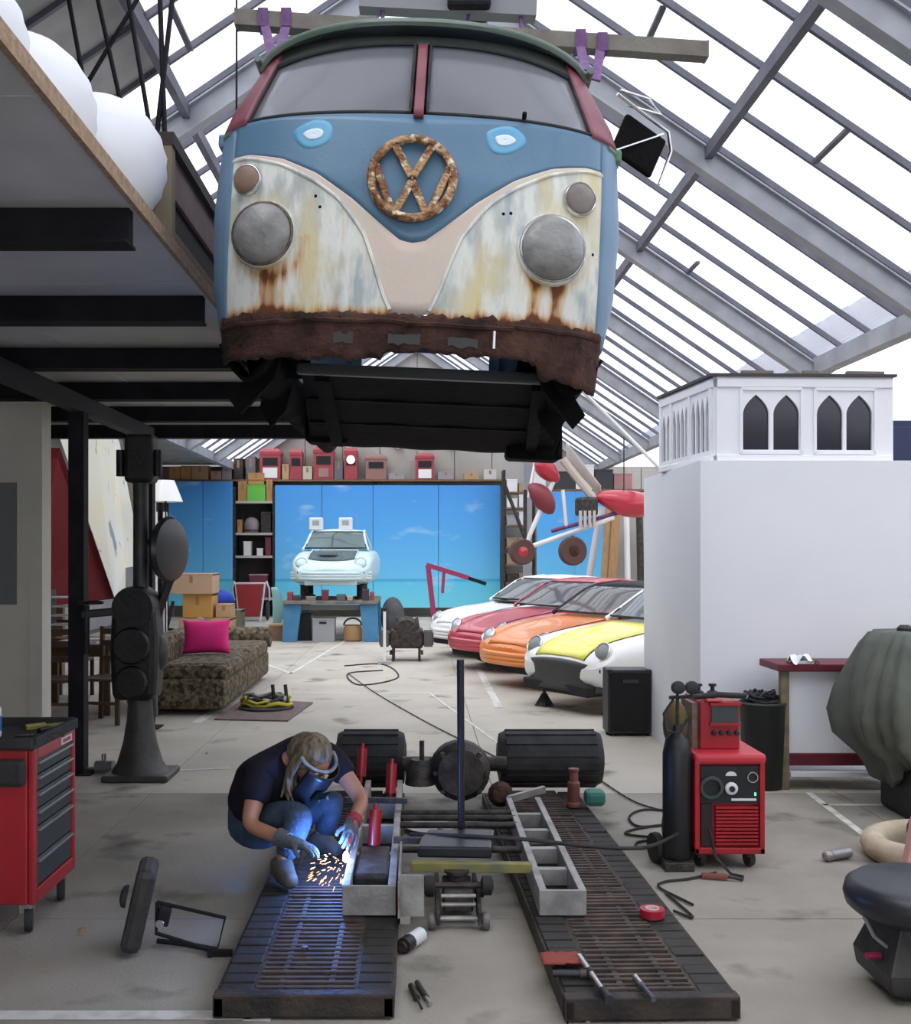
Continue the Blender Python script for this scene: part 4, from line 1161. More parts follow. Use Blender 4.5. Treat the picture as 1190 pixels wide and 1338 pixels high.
# ================================================================ padded panel with frame on the left floor
hd_ = thing('padded_rest', 'black padded slab leaning with its wire frame on the floor left of the runway', 'cushion', (-1.15, 4.68, 0))
b = T(hd_)
R = rot(0, .22, .18)
b().box((-1.205, 4.66, .195), (.085, .26, .36), R).build('padded_slab', mat('worn_black_leather', (.022, .022, .022), .6, 0, (.045, .043, .04), 6, .3, 30), hd_, bev=.03)
b().lathe([(.05, 0), (.045, .02), (.02, .03)], (-1.25, 4.62, .24), (-1, -.2, .2), 16).build('pad_button', rubber, hd_, 50)
fr = [(-1.14, 4.70, .19), (-.835, 4.66, .135), (-.86, 4.60, .01), (-1.13, 4.64, .075)]
b().tube(fr+[fr[0]], .009, 8).build('tube_frame', blacksteel, hd_, 40)
b().box((-1.105, 4.675, .14), (.055, .06, .08), R).build('frame_block', blacksteel, hd_, bev=.008)
b().tube([(-1.14, 4.70, .02), (-1.0, 4.68, .012), (-.87, 4.62, .012)], .012, 8).build('lower_rail', blacksteel, hd_, 40)
b().lathe([(.02, 0), (.018, .006)], (-1.115, 4.64, .115), (0, -1, 0), 12).build('bright_nut', chrome, hd_, 40)

# ================================================================ small things on the floor and runways
def stick(name, label, cat, a, b_, parts, z=0):
    """tool along the line a-b: parts = [(from, to, radius, material, part name)]"""
    a, b_ = V(a), V(b_)
    t = thing(name, label, cat, a)
    for f0, f1, r, m, nm in parts:
        MB(a).cyl(a.lerp(b_, f0), a.lerp(b_, f1), r, n=10).build(nm, m, t, 40)
    return t
sc_ = stick('spray_can', 'white spray can lying on the floor between the runways', 'can', G(524, 1238, .035), G(549, 1221, .035), [(0, .15, .022, darkmetal, 'nozzle'), (.12, .45, .034, blackplastic, 'cap'), (.45, 1, .034, mat('white_can', (.6, .62, .64), .3), 'can_body')])
stick('screwdriver', 'dark screwdriver lying on the floor right of the left runway end, longer one', 'tool', G(537, 1288, .014), G(551, 1318, .014), [(0, .55, .013, blackplastic, 'handle'), (.55, 1, .005, darkmetal, 'blade')])
stick('punch', 'short dark steel punch lying beside the longer screwdriver on the floor', 'tool', G(545, 1284, .012), G(562, 1312, .012), [(0, .7, .012, darkmetal, 'shank'), (.7, 1, .008, baremetal, 'tip')])
stick('ratchet', 'long chrome ratchet with dark grip lying on the right runway', 'tool', G(757, 1250, .118), G(796, 1307, .118), [(0, .35, .014, chrome, 'chrome_bar'), (.35, .42, .017, blackplastic, 'collar'), (.42, .82, .014, chrome, 'shaft'), (.80, 1, .018, blackplastic, 'grip')])
stick('spanner', 'short spanner lying on the right runway beside the long ratchet', 'tool', G(830, 1277, .112), G(854, 1306, .112), [(0, .35, .014, chrome, 'jaw'), (.35, 1, .010, mat('blue_grey_steel', (.10, .11, .15), .4, .5), 'handle')])
stick('black_bar', 'black bar lying across the right runway at its left edge', 'tool', G(722, 1272, .11), G(770, 1273, .11), [(0, .75, .014, blackplastic, 'bar_shaft'), (.75, 1, .018, darkmetal, 'bar_end')])
t = thing('tape_roll', 'red tape roll lying on the right runway', 'tape', G(852, 1197, .10))
T(t)().lathe([(.03, 0), (.055, 0), (.055, .035), (.03, .035), (.03, 0)], t.location, n=20, cap=False).build('tape', mat('crimson_tape', (.35, .01, .03), .4), t, 40)
T(t)().lathe([(.026, 0), (.030, 0), (.030, .038), (.026, .038), (.026, 0)], t.location, n=20, cap=False).build('paper_core', mat('paper_core', (.7, .55, .52), .7), t, 40)
t = thing('red_rag', 'red rag lying on the left edge of the right runway', 'rag', G(733, 1256, .10))
T(t)().patch(lambda u, v: t.location+V((lerp(-.08, .08, u), lerp(-.06, .06, v), .006+.02*abs(noise.noise(V((u*4, v*4, 2)))))), 10, 8).build('rag_cloth', mat('red_rag', (.25, .05, .035), .9), t, 60, solid=.006, soff=1)
t = thing('angle_grinder', 'small grey angle grinder lying on the floor left of the cream tyre', 'tool', G(1095, 1125, 0))
c = t.location
T(t)().cyl(c+V((-.05, 0, .03)), c+V((.08, .05, .035)), .030, n=14).build('grinder_motor', mat('grey_alloy', (.25, .25, .25), .4, .5), t, 40)
T(t)().ball(c+V((-.06, -.01, .032)), .035, 10, 7, (1, 1, .9)).build('gear_head', mat('dull_alloy', (.30, .26, .25), .4, .6), t, 60)
for i, (px, py) in enumerate(((108, 1221), (270, 985), (287, 1307), (768, 1336), (398, 1240), (107, 1215), (545, 1180), (700, 1212))):
    c = G(px, py, .1 if i in (4,) else 0)
    o = simple('nut', ['small brassy nut on the floor in front of the tool cabinet', 'small bright nut on the floor behind the welder', 'tiny nut at the near end of the left runway', 'small nut on the floor below the right runway end', 'small bright nut lying on the left runway rungs', 'second brassy nut touching the first before the tool cabinet', 'small nut near the left rail end', 'scrap of rusty metal right of the trolley jack'][i], 'nut',
               MB().lathe([(.006, 0), (.014, 0), (.014, .010), (.006, .010)], c, n=6), mat('brass', (.7, .55, .3), .3, .8) if i in (0, 5) else chrome)
t = thing('small_bracket', 'small black bracket on the floor left of the left runway', 'bracket', G(275, 1250))
c = t.location
T(t)().box(c+V((0, 0, .02)), (.02, .03, .04)).build('bracket_plate', blacksteel, t); T(t)().box(c+V((.05, .01, .012)), (.08, .03, .024)).build('bracket_arm', blacksteel, t)
# ================================================================ white booth with gothic window box
bo_ = thing('white_booth', 'tall plain white painted booth on the right', 'booth', (3.0, 9.3, 0))
b = T(bo_)
b().box2((2.19, 8.29, 0), (3.82, 8.33, 2.43)).build('front_board', whitewall, bo_)
b().box2((2.19, 8.33, 0), (2.23, 10.35, 2.43)).build('side_board', whitewall, bo_)
b().box2((3.78, 8.33, 0), (3.82, 10.35, 2.43)).build('side_board', whitewall, bo_)
b().box2((2.23, 10.31, 0), (3.78, 10.35, 2.43)).build('rear_board', whitewall, bo_)
b().box2((2.23, 8.33, 2.39), (3.78, 10.31, 2.43)).build('top_board', whitewall, bo_)
def holed(outer, holes, M, c, th, name, m, par, o):
    """flat plate (local xy, holes cut out) of thickness th, placed by M and c"""
    bm = bmesh.new()
    def ring(p):
        v = [bm.verts.new((x, y, 0)) for x, y in p]
        return [bm.edges.new((v[i], v[(i+1) % len(v)])) for i in range(len(v))]
    E = ring(outer)
    for h in holes: E += ring(h)
    bmesh.ops.triangle_fill(bm, edges=E, use_beauty=True, use_dissolve=False)
    for v in bm.verts: v.co = V(c)+M @ v.co-V(o)
    me = bpy.data.meshes.new(name); bm.to_mesh(me); bm.free()
    me.materials.append(m)
    ob = bpy.data.objects.new(name, me); COL.objects.link(ob); ob.parent = par
    d = ob.modifiers.new('s', 'SOLIDIFY'); d.thickness = th; d.offset = 0
    return ob
def lancet(cx, z0, w_, h):
    p = [(cx-w_/2, z0), (cx+w_/2, z0)]
    sp_ = z0+h*.66
    for k in range(6):
        t = k/6
        p.append((cx+w_/2*(1-t**1.8), sp_+(z0+h-sp_)*t))
    p.append((cx, z0+h))
    for k in range(5, -1, -1):
        t = k/6
        p.append((cx-w_/2*(1-t**1.8), sp_+(z0+h-sp_)*t))
    return p
gx = thing('gothic_window_box', 'white window box with dark lancet arches on top of the white booth', 'box', (3.0, 9.0, 2.43))
b = T(gx)
A, B_, C_, D_ = V((2.33, 8.36, 2.43)), V((3.72, 8.42, 2.43)), V((3.58, 9.65, 2.43)), V((2.19, 9.58, 2.43))
HB = .66
gdark = mat('dark_window_glass', (.006, .006, .018), .12)
wgloss = mat('glossy_white', (.84, .84, .86), .45)
def face(a, c, wins, extra=None):
    d = (c-a); L = d.length; d.normalize(); n = d.cross(V((0, 0, 1)))
    M = Matrix((d, V((0, 0, 1)), n)).transposed()
    holes = [lancet(x, z0, w_, h) for x, z0, w_, h in wins]
    holed([(0, 0), (L, 0), (L, HB), (0, HB)], holes, M, a, .04, 'arched_wall', wgloss, gx, gx.location)
    for h in holes:
        MB(gx.location).prism(h, .006, M, a-n*.008).build('lancet_pane', gdark, gx)
    return M, L, n
M, L, n = face(A, B_, [(.31, .09, .205, .43), (.55, .09, .205, .43), (.895, .09, .205, .43), (1.13, .09, .205, .43)])
for x0 in (.19, .775):
    for q in (((x0, .065), (x0+.48, .065)), ((x0, .565), (x0+.48, .565)), ((x0, .065), (x0, .565)), ((x0+.48, .065), (x0+.48, .565))):
        p0, p1 = [A+M @ V((u, v, .024)) for u, v in q]
        b().beam(p0, p1, .022, .018, n).build('panel_moulding', wgloss, gx)
M2, L2, n2 = face(D_, A, [(.10, .09, .08, .40), (.21, .09, .08, .40)]+[(.36+.095*k, .09, .07, .42) for k in range(4)]+[(.80+.10*k, .09, .075, .44) for k in range(4)])
for u in (.03, .29, .72, 1.18):
    b().beam(D_+M2 @ V((u, .03, .022)), D_+M2 @ V((u, .60, .022)), .05, .02, n2).build('panel_moulding', wgloss, gx)
face(B_, C_, [])
face(C_, D_, [])
b().prism([(p.x, p.y) for p in (A+V((-.05, -.05, 0)), B_+V((.03, -.05, 0)), C_, D_+V((-.05, 0, 0)))], .022, None, (0, 0, 2.43+HB)).build('box_roof', mat('dark_roof_edge', (.06, .055, .055), .8), gx)
for a, c in ((A, B_), (D_, A)):
    b().beam(a+V((0, 0, HB-.05)), c+V((0, 0, HB-.05)), .07, .07).build('cornice', wgloss, gx, bev=.006)
    b().beam(a+V((0, 0, .025)), c+V((0, 0, .025)), .07, .05).build('plinth', wgloss, gx, bev=.006)
random.seed(9)
for k, (t, l) in enumerate(((.15, .25), (.5, .12), (.75, .3))):
    p = A.lerp(B_, t)+V((0, .02, HB+.038))
    simple('timber_offcut', ['timber offcut on the window box roof, nearest its left corner', 'small offcut at the middle of the window box roof', 'longest offcut towards the right of the window box roof'][k], 'timber', MB().beam(p, p+V((l, .02, 0)), .04, .03), greenbrown, group='offcuts on the window box')
# loudspeaker in front of the booth corner
sk = thing('loudspeaker', 'black loudspeaker cabinet standing on the floor at the corner of the white booth', 'speaker', (1.985, 10.15, 0))
b = T(sk)
b().box2((1.78, 10.0, .02), (2.18, 10.3, .62)).build('cabinet', blackplastic, sk, bev=.015)
b().box2((1.80, 9.985, .05), (2.16, 10.0, .60)).build('grille', mat('speaker_grille', (.010, .010, .011), .9, bump=.3, bscale=200), sk, bev=.01)
b().box2((1.92, 9.975, .50), (2.06, 9.988, .53)).build('badge', mat('badge_grey', (.03, .03, .03), .4), sk)
for x in (1.80, 2.16):
    b().box((x, 10.01, .60), (.05, .05, .05)).build('corner_cap', rubber, sk, bev=.012)
    b().box((x, 10.1, .012), (.04, .04, .024)).build('foot', rubber, sk)

# ================================================================ rear engined coupes
ST = [  # y, half width, sill z, waist z, hood centre z, fender crest z
    (.00, .50, .30, .40, .50, .46), (.06, .66, .24, .42, .545, .52), (.18, .75, .20, .46, .60, .66), (.40, .79, .19, .50, .66, .735), (.75, .815, .18, .52, .73, .78),
    (1.10, .82, .18, .54, .80, .81), (1.42, .815, .18, .55, .86, .845), (2.1, .81, .18, .56, .88, .86), (2.8, .825, .18, .56, .88, .87), (3.3, .84, .18, .56, .85, .86), (3.8, .80, .22, .54, .76, .77), (4.10, .70, .30, .50, .62, .62), (4.2, .55, .36, .46, .52, .50)]
GL = [(1.30, .66, .84, .66, .845), (1.45, .66, .86, .60, .95), (1.80, .66, .87, .54, 1.17), (2.0, .66, .87, .52, 1.235), (2.35, .66, .87, .52, 1.27), (2.75, .67, .87, .52, 1.245), (3.2, .68, .86, .48, 1.10), (3.6, .66, .82, .42, .93), (3.85, .62, .76, .38, .79)]
def ring(y, w_, zs_, zw, zh, zf):
    half = [(0, zh), (.22*w_/.8, zh+.002), (.42*w_/.8, lerp(zh, zf, .35)), (w_*.70, zf), (w_*.84, zf-.01), (w_*.94, zf-.06), (w_*.99, lerp(zf, zw, .55)), (w_, zw), (w_*.985, lerp(zw, zs_, .5)), (w_*.93, zs_+.02), (w_*.7, zs_), (0, zs_)]
    return [V((x, y, z)) for x, z in half]+[V((-x, y, z)) for x, z in half[-2:0:-1]]
def st_at(y):
    return [interp([(s[0], s[i]) for s in ST], y) for i in range(1, 6)]
def top_at(x, y):
    w_, zs_, zw, zh, zf = st_at(y)
    return interp([(0, zh), (.22*w_/.8, zh+.002), (.42*w_/.8, lerp(zh, zf, .35)), (w_*.70, zf), (w_*.84, zf-.01)], abs(x))
carglass = glassy('car_glass', (.6, .66, .68), .45, (.34, .38, .40), .05, 1)
tealglass = glassy('teal_car_glass', (.45, .55, .52), .4, (.22, .32, .31), .05, 1)
darkgap = mat('dark_gap', (.012, .012, .013), .8)
lenscl = mat('clear_headlight', (.45, .48, .50), .15, .3)
def coupe(name, label, loc, rz, body, fender=None, hood=None, roof=None, bumper=None, glass=carglass, hood_open=False, wheels=True, nobumper=False, lens=lenscl, grp='coupes parked in a row', nosemat=None):
    t = thing(name, label, 'car', loc, rz, grp)
    bd_ = MB().loft([ring(*s) for s in ST]).build('body', fender or body, t, 35, sub=1)
    # lid panel between the fenders
    y0, y1 = .045, 1.28
    hw = lambda v: lerp(.40, .49, min(1, v*2))
    if hood_open:
        MB().patch(lambda u, v: (lambda x, y: V((x, y, top_at(x, y)+.004)))(lerp(-.45, .45, u), lerp(.32, 1.25, v)), 8, 8).build('open_boot', mat('boot_dark_teal', (.045, .07, .07), .8, 0, (.10, .14, .14), 12), t, 60, solid=.01, soff=1)
        MB().tube([V((x, y, top_at(x, y)+.02)) for x, y in ((-.46, .3), (-.47, .8), (-.46, 1.25), (0, 1.27), (.46, 1.25), (.47, .8), (.46, .3))], .018, 6).build('boot_edge', body, t, 60)
        MB().box((-.1, .75, .80), (.35, .3, .12)).build('fuel_tank', mat('tank_grey', (.2, .25, .26), .6), t, bev=.03)
    else:
        MB().patch(lambda u, v: (lambda x, y: V((x, y, top_at(x, y)+.004)))(lerp(-hw(v), hw(v), u), lerp(y0, y1, v)), 12, 16).build('bonnet', hood or body, t, 60, solid=.012, soff=1)
        MB().tube([V((s_*(hw(v)+.006), lerp(y0, y1, v), top_at(hw(v), lerp(y0, y1, v))+.004)) for s_ in (-1,) for v in [k/12 for k in range(13)]]+[V((s_*(hw(v)+.006), lerp(y0, y1, v), top_at(hw(v), lerp(y0, y1, v))+.004)) for s_ in (1,) for v in [1-k/12 for k in range(13)]], .006, 5).build('bonnet_gap', darkgap, t)
    # glasshouse: posts, panes, roof
    gh = []
    for y, wb_, zb_, wt_, zt_ in GL:
        gh.append((y, wb_, zb_, wt_, zt_))
    def gpt(y, s_, v):
        wb_, zb_, wt_, zt_ = [interp([(g_[0], g_[i]) for g_ in GL], y) for i in range(1, 5)]
        return V((s_*lerp(wb_, wt_, v**1.2), y, lerp(zb_, zt_, v)))
    rp = roof or body
    MB().patch(lambda u, v: (lambda y: V((lerp(-1, 1, u)*interp([(g_[0], g_[3]) for g_ in GL], y)*1.02, y, interp([(g_[0], g_[4]) for g_ in GL], y)+.035*(1-lerp(-1, 1, u)**2)+.002)))(lerp(1.93, 3.85, v)), 12, 20).build('roof_panel', rp, t, 60, solid=.02, soff=-1)
    ws = lambda u, v: (lambda y: V((lerp(-1, 1, u)*interp([(g_[0], g_[3]) for g_ in GL], y), y-.07*(1-lerp(-1, 1, u)**2), interp([(g_[0], g_[4]) for g_ in GL], y)+.01)))(lerp(1.36, 1.96, v))
    MB().patch(ws, 12, 8).build('windscreen', glass, t, 60)
    MB().tube([ws(i/12, 0) for i in range(13)]+[ws(1, i/8) for i in range(1, 9)]+[ws(1-i/12, 1) for i in range(1, 13)]+[ws(0, 1-i/8) for i in range(1, 8)], .014, 6, closed=True).build('windscreen_seal', rubber, t, 60)
    for s_ in (-1, 1):
        MB().tube([gpt(y, s_, 1)+V((s_*.012, 0, 0)) for y in (1.32, 1.5, 1.8, 2.0, 2.4, 2.8, 3.2, 3.6, 3.84)], .028, 6).build('roof_rail', rp, t, 60)
        MB().patch(lambda u, v: gpt(lerp(1.42, 2.5, u), s_, lerp(.02, .97, v)), 10, 5, s_ > 0).build('side_window', glass, t, 60)
        MB().patch(lambda u, v: gpt(lerp(2.56, 3.3, u), s_, lerp(.05, .95, v)), 8, 5, s_ > 0).build('quarter_window', glass, t, 60)
        MB().tube([gpt(2.53, s_, 0), gpt(2.53, s_, .5), gpt(2.53, s_, 1)], .022, 6).build('door_post', rp, t, 60)
        # round headlight at the end of each fender
        c = V((s_*.565, .17, .60)); ax = V((0, -.86, .50))
        hl = MB().lathe([(.10, -.12), (.115, 0), (.118, .015), (.105, .025)], c, ax, 22, False).build('headlight_bowl', fender or body, t, 40)
        MB().torus(c+ax*.02, .107, .010, ax, 24, 6).build('headlight_ring', chrome, hl, 60)
        MB().lathe([(.105, .01), (.09, .030), (.05, .045), (.004, .05)], c, ax, 22).build('headlight_glass', lens, hl, 60)
        MB().box((s_*.56, .075, .42), (.17, .06, .06), rot(0, 0, s_*.25)).build('indicator', mat('amber_black_lens', (.05, .035, .02), .3), t, bev=.015)
        if wheels:
            for y in (.88, 3.15):
                w_ = MB().lathe([(.18, -.09), (.28, -.09), (.31, -.06), (.31, .06), (.28, .09), (.18, .09)], (s_*.735, y, .30), (s_, 0, 0), 24).build('wheel', rubber, t, 40)
                MB().lathe([(.17, .07), (.19, .092), (.10, .07), (.03, .085)], (s_*.735, y, .30), (s_, 0, 0), 20).build('wheel_disc', chrome, w_, 40)
                MB().tube([V((s_*.825, y+.36*math.cos(a), .30+.36*math.sin(a))) for a in [PI*k/12 for k in range(13)]], .018, 6).build('wheel_arch_lip', fender or body, t, 60)
    if nobumper:
        MB().patch(lambda u, v: (lambda x: V((x, -.045+.02*math.sin(PI*v)+.30*(abs(x)/.76)**3, lerp(.18, .50-.05*(abs(x)/.7)**2, v))))(lerp(-.74, .74, u)), 20, 6).build('bare_front', bumper, t, 60, solid=.09, soff=-1)
        MB().box((0, .12, .20), (1.1, .3, .12)).build('under_tray', darkgap, t, bev=.02)
        return t
    bm__ = bumper or body
    bpts = [V((x, .02+.30*(abs(x)/.76)**3-.07, .36)) for x in [lerp(-.76, .76, k/16) for k in range(17)]]
    m = MB()
    for z in (.31, .36, .41): m.tube([p+V((0, .0, z-.36)) for p in bpts], .035, 6)
    m.build('bumper', bm__, t, 60)
    MB().box((0, .10, .24), (1.0, .12, .12)).build('front_apron', nosemat or darkgap, t, bev=.02)
    return t
carred = mat('red_car_paint', (.42, .03, .055), .3, 0, (.50, .06, .09), 1.5, coat=.5)
carorange = mat('orange_car_paint', (.72, .22, .035), .3, coat=.5)
caryellow = mat('lemon_yellow_paint', (.80, .76, .10), .35, coat=.4)
carwhite = mat('white_car_paint', (.82, .81, .78), .35, coat=.4)
carteal = mat('pale_teal_car_paint', (.56, .72, .73), .4, 0, (.62, .76, .77), 2, coat=.2)
RZC = math.radians(-58)
dull = mat('dull_lens', (.20, .22, .22), .4)
coupe('coupe', 'white coupe with lemon yellow bonnet, raised on stands beside the booth', (1.50, 11.60, .06), RZC, caryellow, carwhite, caryellow, carwhite, mat('grey_bumper', (.05, .052, .05), .6), lens=dull, wheels=False, nobumper=True)
coupe('coupe', 'orange coupe with grey headlight parked between the red and the yellow bonnets', (1.10, 13.50, .02), RZC, carorange, lens=lenscl, wheels=False, roof=darkgap)
coupe('coupe', 'red coupe with red roof parked between the orange and the white ones', (.74, 15.45, .02), RZC, carred, roof=carred)
coupe('coupe', 'all white coupe with dark bonnet vent, farthest of the row', (.50, 17.45, .02), RZC, carwhite)
v_ = [o for o in COL.objects if o.name.startswith('coupe') and o.parent is None][-1]
MB().box((.0, 1.22, .86), (.62, .16, .02)).build('bonnet_vent', darkgap, v_, bev=.008)
for k, (x, y) in enumerate(((1.42, 11.98), (2.05, 11.30))):
    st_ = thing('axle_stand', ['axle stand under the left front corner of the yellow bonnet coupe', 'axle stand behind the loudspeaker under the yellow bonnet coupe'][k], 'stand', (x, y, 0))
    m = MB(); m.lathe([(.11, 0), (.03, .14)], n=4)
    m.build('stand_base', darkmetal, st_); MB().cyl((0, 0, .13), (0, 0, .24), .02, n=10).build('stand_post', darkmetal, st_); MB().box((0, 0, .245), (.09, .05, .02)).build('stand_saddle', darkmetal, st_)

# the pale teal coupe on its blue bench
YT = 20.5
bt = thing('work_bench', 'low work bench with splayed blue legs carrying the pale teal coupe', 'bench', (-1.65, 21.2, 0))
b = T(bt)
b().box2((-2.55, 20.3, .72), (-.75, 22.4, .79)).build('bench_top', mat('greasy_bench_top', (.14, .13, .11), .8, 0, (.24, .22, .19), 6), bt, bev=.01)
blue_leg = mat('blue_leg_paint', (.05, .20, .38), .55, 0, (.07, .24, .42), 5)
for sx in (-1, 1):
    for y in (20.42, 22.2):
        x = -1.65+sx*.72
        b().prism([(x-.17+sx*.0, .72), (x-.14+sx*.06, 0), (x+.14+sx*.06, 0), (x+.17, .72)], .10, rot(PI/2), (0, y+.05, 0)).build('bench_leg', blue_leg, bt, bev=.008)
b().box2((-2.3, 20.5, .60), (-1.0, 20.55, .70)).build('apron_rail', mat('grey_rail', (.2, .2, .2), .6), bt)
for k, x in enumerate((-2.2, -1.1)):
    for j, y in enumerate((20.9, 21.9)):
        q = thing('car_support', ['dark block under the teal coupe, front left', 'dark block under the teal coupe, rear left', 'dark block under the teal coupe, front right', 'dark block under the teal coupe, rear right'][k*2+j], 'support', (x, y, .79), group='blocks under the teal coupe')
        MB().lathe([(.13, 0), (.12, .05), (.08, .06), (.08, .26), (.10, .285)], n=12).build('support_post', darkmetal, q, 40)
coupe('coupe', 'pale teal coupe without its bonnet, raised on the blue legged bench at the back', (-1.65, 20.35, .895), 0, carteal, hood_open=True, glass=tealglass, wheels=False, lens=carteal, grp=None, nosemat=carteal)
for k, x in enumerate((-2.12, -1.50)):
    t = thing('roof_crate', ['small white crate on the left of the teal coupe roof', 'small white crate on the right of the teal coupe roof'][k], 'crate', (x, 22.5, 2.17))
    MB().box2((-.14, -.1, 0), (.14, .1, .26)).build('crate_body', carwhite, t, bev=.02); MB().box2((-.07, -.105, .10), (.07, -.098, .20)).build('crate_label', mat('grey_label', (.35, .40, .42), .6), t)
random.seed(14)
clut = [(-2.42, .10, .16, (.30, .05, .05)), (-2.28, .14, .10, (.05, .05, .05)), (-2.02, .18, .08, (.25, .22, .18)), (-1.75, .12, .20, (.18, .03, .05)), (-1.45, .16, .12, (.12, .12, .13)), (-1.28, .10, .09, (.45, .40, .28)), (-.98, .12, .22, (.05, .04, .05)), (-.86, .08, .16, (.25, .06, .06))]
for k, (x, w_, h, c) in enumerate(clut):
    t = thing('parts_box', ['dark red parts box', 'small black parts box', 'flat beige parts box', 'tall crimson parts box', 'grey parts box', 'cream parts box', 'tall black parts box', 'narrow red parts box'][k]+' on the front edge of the blue legged bench', 'box', (x, 20.42, .79))
    MB().box2((-w_/2, -.07, 0), (w_/2, .07, h)).build('box_body', mat('clutter%d' % k, c, .7), t, bev=.01)
    MB().box2((-w_/2-.005, -.075, h-.025), (w_/2+.005, .075, h)).build('box_lid', mat('clutter_lid%d' % k, tuple(min(1, a*1.4+.02) for a in c), .7), t)
def crate(name, label, cat, x0, x1, y, dy, z0, z1, m, lidm=None, kind='box', group=None):
    t = thing(name, label, cat, ((x0+x1)/2, y, z0), group=group)
    w_ = (x1-x0)/2; h = z1-z0
    MB().box2((-w_, 0, 0), (w_, dy, h)).build('box_body', m, t, bev=.008)
    if kind == 'carton':
        MB().box2((-w_*1.0, -.004, h*.93), (w_*1.0, dy*.49, h+.006)).build('flap', lidm or m, t); MB().box2((-w_, dy*.51, h*.93), (w_, dy+.004, h+.006)).build('flap', lidm or m, t)
        MB().box2((-.03, -.003, h*.55), (.03, .0, h*.93)).build('packing_tape', mat('brown_tape', (.30, .18, .09), .5), t)
    elif kind == 'box':
        MB().box2((-w_-.008, -.008, h-.03), (w_+.008, dy+.008, h+.004)).build('box_lid', lidm or m, t, bev=.004)
    return t
greybox = mat('grey_plastic', (.34, .35, .36), .6)
t = crate('storage_box', 'grey storage box with dark handle slot under the blue legged bench', 'box', -2.0, -1.58, 20.45, .4, 0, .44, greybox)
MB().box2((-.08, -.012, .34), (.06, -.004, .38)).build('handle_slot', darkgap, t)
t = thing('paint_kettle', 'brown paint kettle with dark bail under the right of the blue legged bench', 'bucket', (-1.24, 20.6, 0))
MB().lathe([(.15, 0), (.18, .03), (.18, .25), (.15, .30), (.16, .31)], n=20).build('kettle', mat('brown_kettle', (.34, .20, .09), .7), t, 40); MB().tube([(.17*math.cos(a), 0, .30+.14*math.sin(a)) for a in [PI*k/10 for k in range(11)]], .018, 6).build('bail_handle', rubber, t, 60)
crate('black_case', 'black case standing under the left of the blue legged bench', 'case', -2.42, -2.06, 20.7, .4, 0, .50, blackplastic)
crate('plywood_box', 'low plywood box left of the blue legged bench', 'box', -2.85, -2.58, 20.6, .3, 0, .32, wood, cardboard)
t = thing('grey_bundle', 'dark grey bundle heaped right of the blue legged bench', 'bundle', (-.48, 21.0, 0))
MB().ball((0, 0, .42), .26, 14, 10, (.9, .9, 1.6)).build('bundle_cloth', mat('dark_slate_cloth', (.06, .07, .08), .9, 0, (.10, .10, .10), 5, .5, 10), t, 60)
t = thing('teal_wing', 'pale turquoise curved body panel leaning left of the blue legged bench', 'panel', (-2.86, 21.6, 0))
MB().patch(lambda u, v: V((.26*math.sin(PI*(.15+.7*v))*lerp(.2, 1, u)-.1, .12*u, lerp(.08, 1.0, v))), 8, 14).build('curved_panel', mat('turquoise_panel', (.38, .68, .68), .5), t, 60, solid=.015)
MB().box2((-.16, -.02, 0), (.16, .14, .09)).build('panel_foot', darkmetal, t)

# ================================================================ sea and sky hoardings at the back
def mural():
    m = bpy.data.materials.new('sea_sky_print'); m.use_nodes = True
    n = m.node_tree; b_ = n.nodes['Principled BSDF']; b_.inputs['Roughness'].default_value = .55
    g_ = n.nodes.new('ShaderNodeNewGeometry'); sx = n.nodes.new('ShaderNodeSeparateXYZ')
    n.links.new(g_.outputs['Position'], sx.inputs[0])
    mr = n.nodes.new('ShaderNodeMapRange'); mr.inputs['From Min'].default_value = 0; mr.inputs['From Max'].default_value = 3.6
    n.links.new(sx.outputs['Z'], mr.inputs['Value'])
    cr_ = n.nodes.new('ShaderNodeValToRGB'); e = cr_.color_ramp.elements
    e[0].position = 0; e[0].color = (0.203, 0.705, 0.812, 1); e[1].position = 1; e[1].color = (0.061, 0.300, 0.754, 1)
    for p, c in ((.25, (0.121, 0.600, 0.841, 1)), (.272, (0.054, 0.375, 0.609, 1)), (.282, (0.149, 0.555, 0.870, 1)), (.6, (0.095, 0.420, 0.841, 1))):
        q = e.new(p); q.color = c
    n.links.new(mr.outputs[0], cr_.inputs['Fac'])
    mp = n.nodes.new('ShaderNodeMapping'); mp.inputs['Scale'].default_value = (.55, 1, 1.5)
    nz = n.nodes.new('ShaderNodeTexNoise'); nz.inputs['Scale'].default_value = 1.4; nz.inputs['Detail'].default_value = 5
    n.links.new(g_.outputs['Position'], mp.inputs[0]); n.links.new(mp.outputs[0], nz.inputs['Vector'])
    m2 = n.nodes.new('ShaderNodeMapRange'); m2.inputs['From Min'].default_value = .60; m2.inputs['From Max'].default_value = .82
    n.links.new(nz.outputs['Fac'], m2.inputs['Value'])
    x = n.nodes.new('ShaderNodeMix'); x.data_type = 'RGBA'; x.inputs['B'].default_value = (.50, .74, .90, 1)
    n.links.new(m2.outputs[0], x.inputs['Factor']); n.links.new(cr_.outputs['Color'], x.inputs['A']); n.links.new(x.outputs['Result'], b_.inputs['Base Color'])
    return m
mur = mural()
def hoarding(label, xs, y, z0, z1):
    t = thing('sky_hoarding', label, 'hoarding', (xs[0], y, 0))
    for i, (a, c) in enumerate(zip(xs, xs[1:])):
        MB(t.location).box2((a+.006, y+(.02 if i % 2 else 0), z0), (c-.006, y+.03+(.02 if i % 2 else 0), z1)).build('printed_board', mur, t)
    for x in (xs[0]+.1, xs[-1]-.1):
        MB(t.location).box2((x-.04, y+.06, 0), (x+.04, y+.12, z1)).build('back_strut', wood, t)
    return t
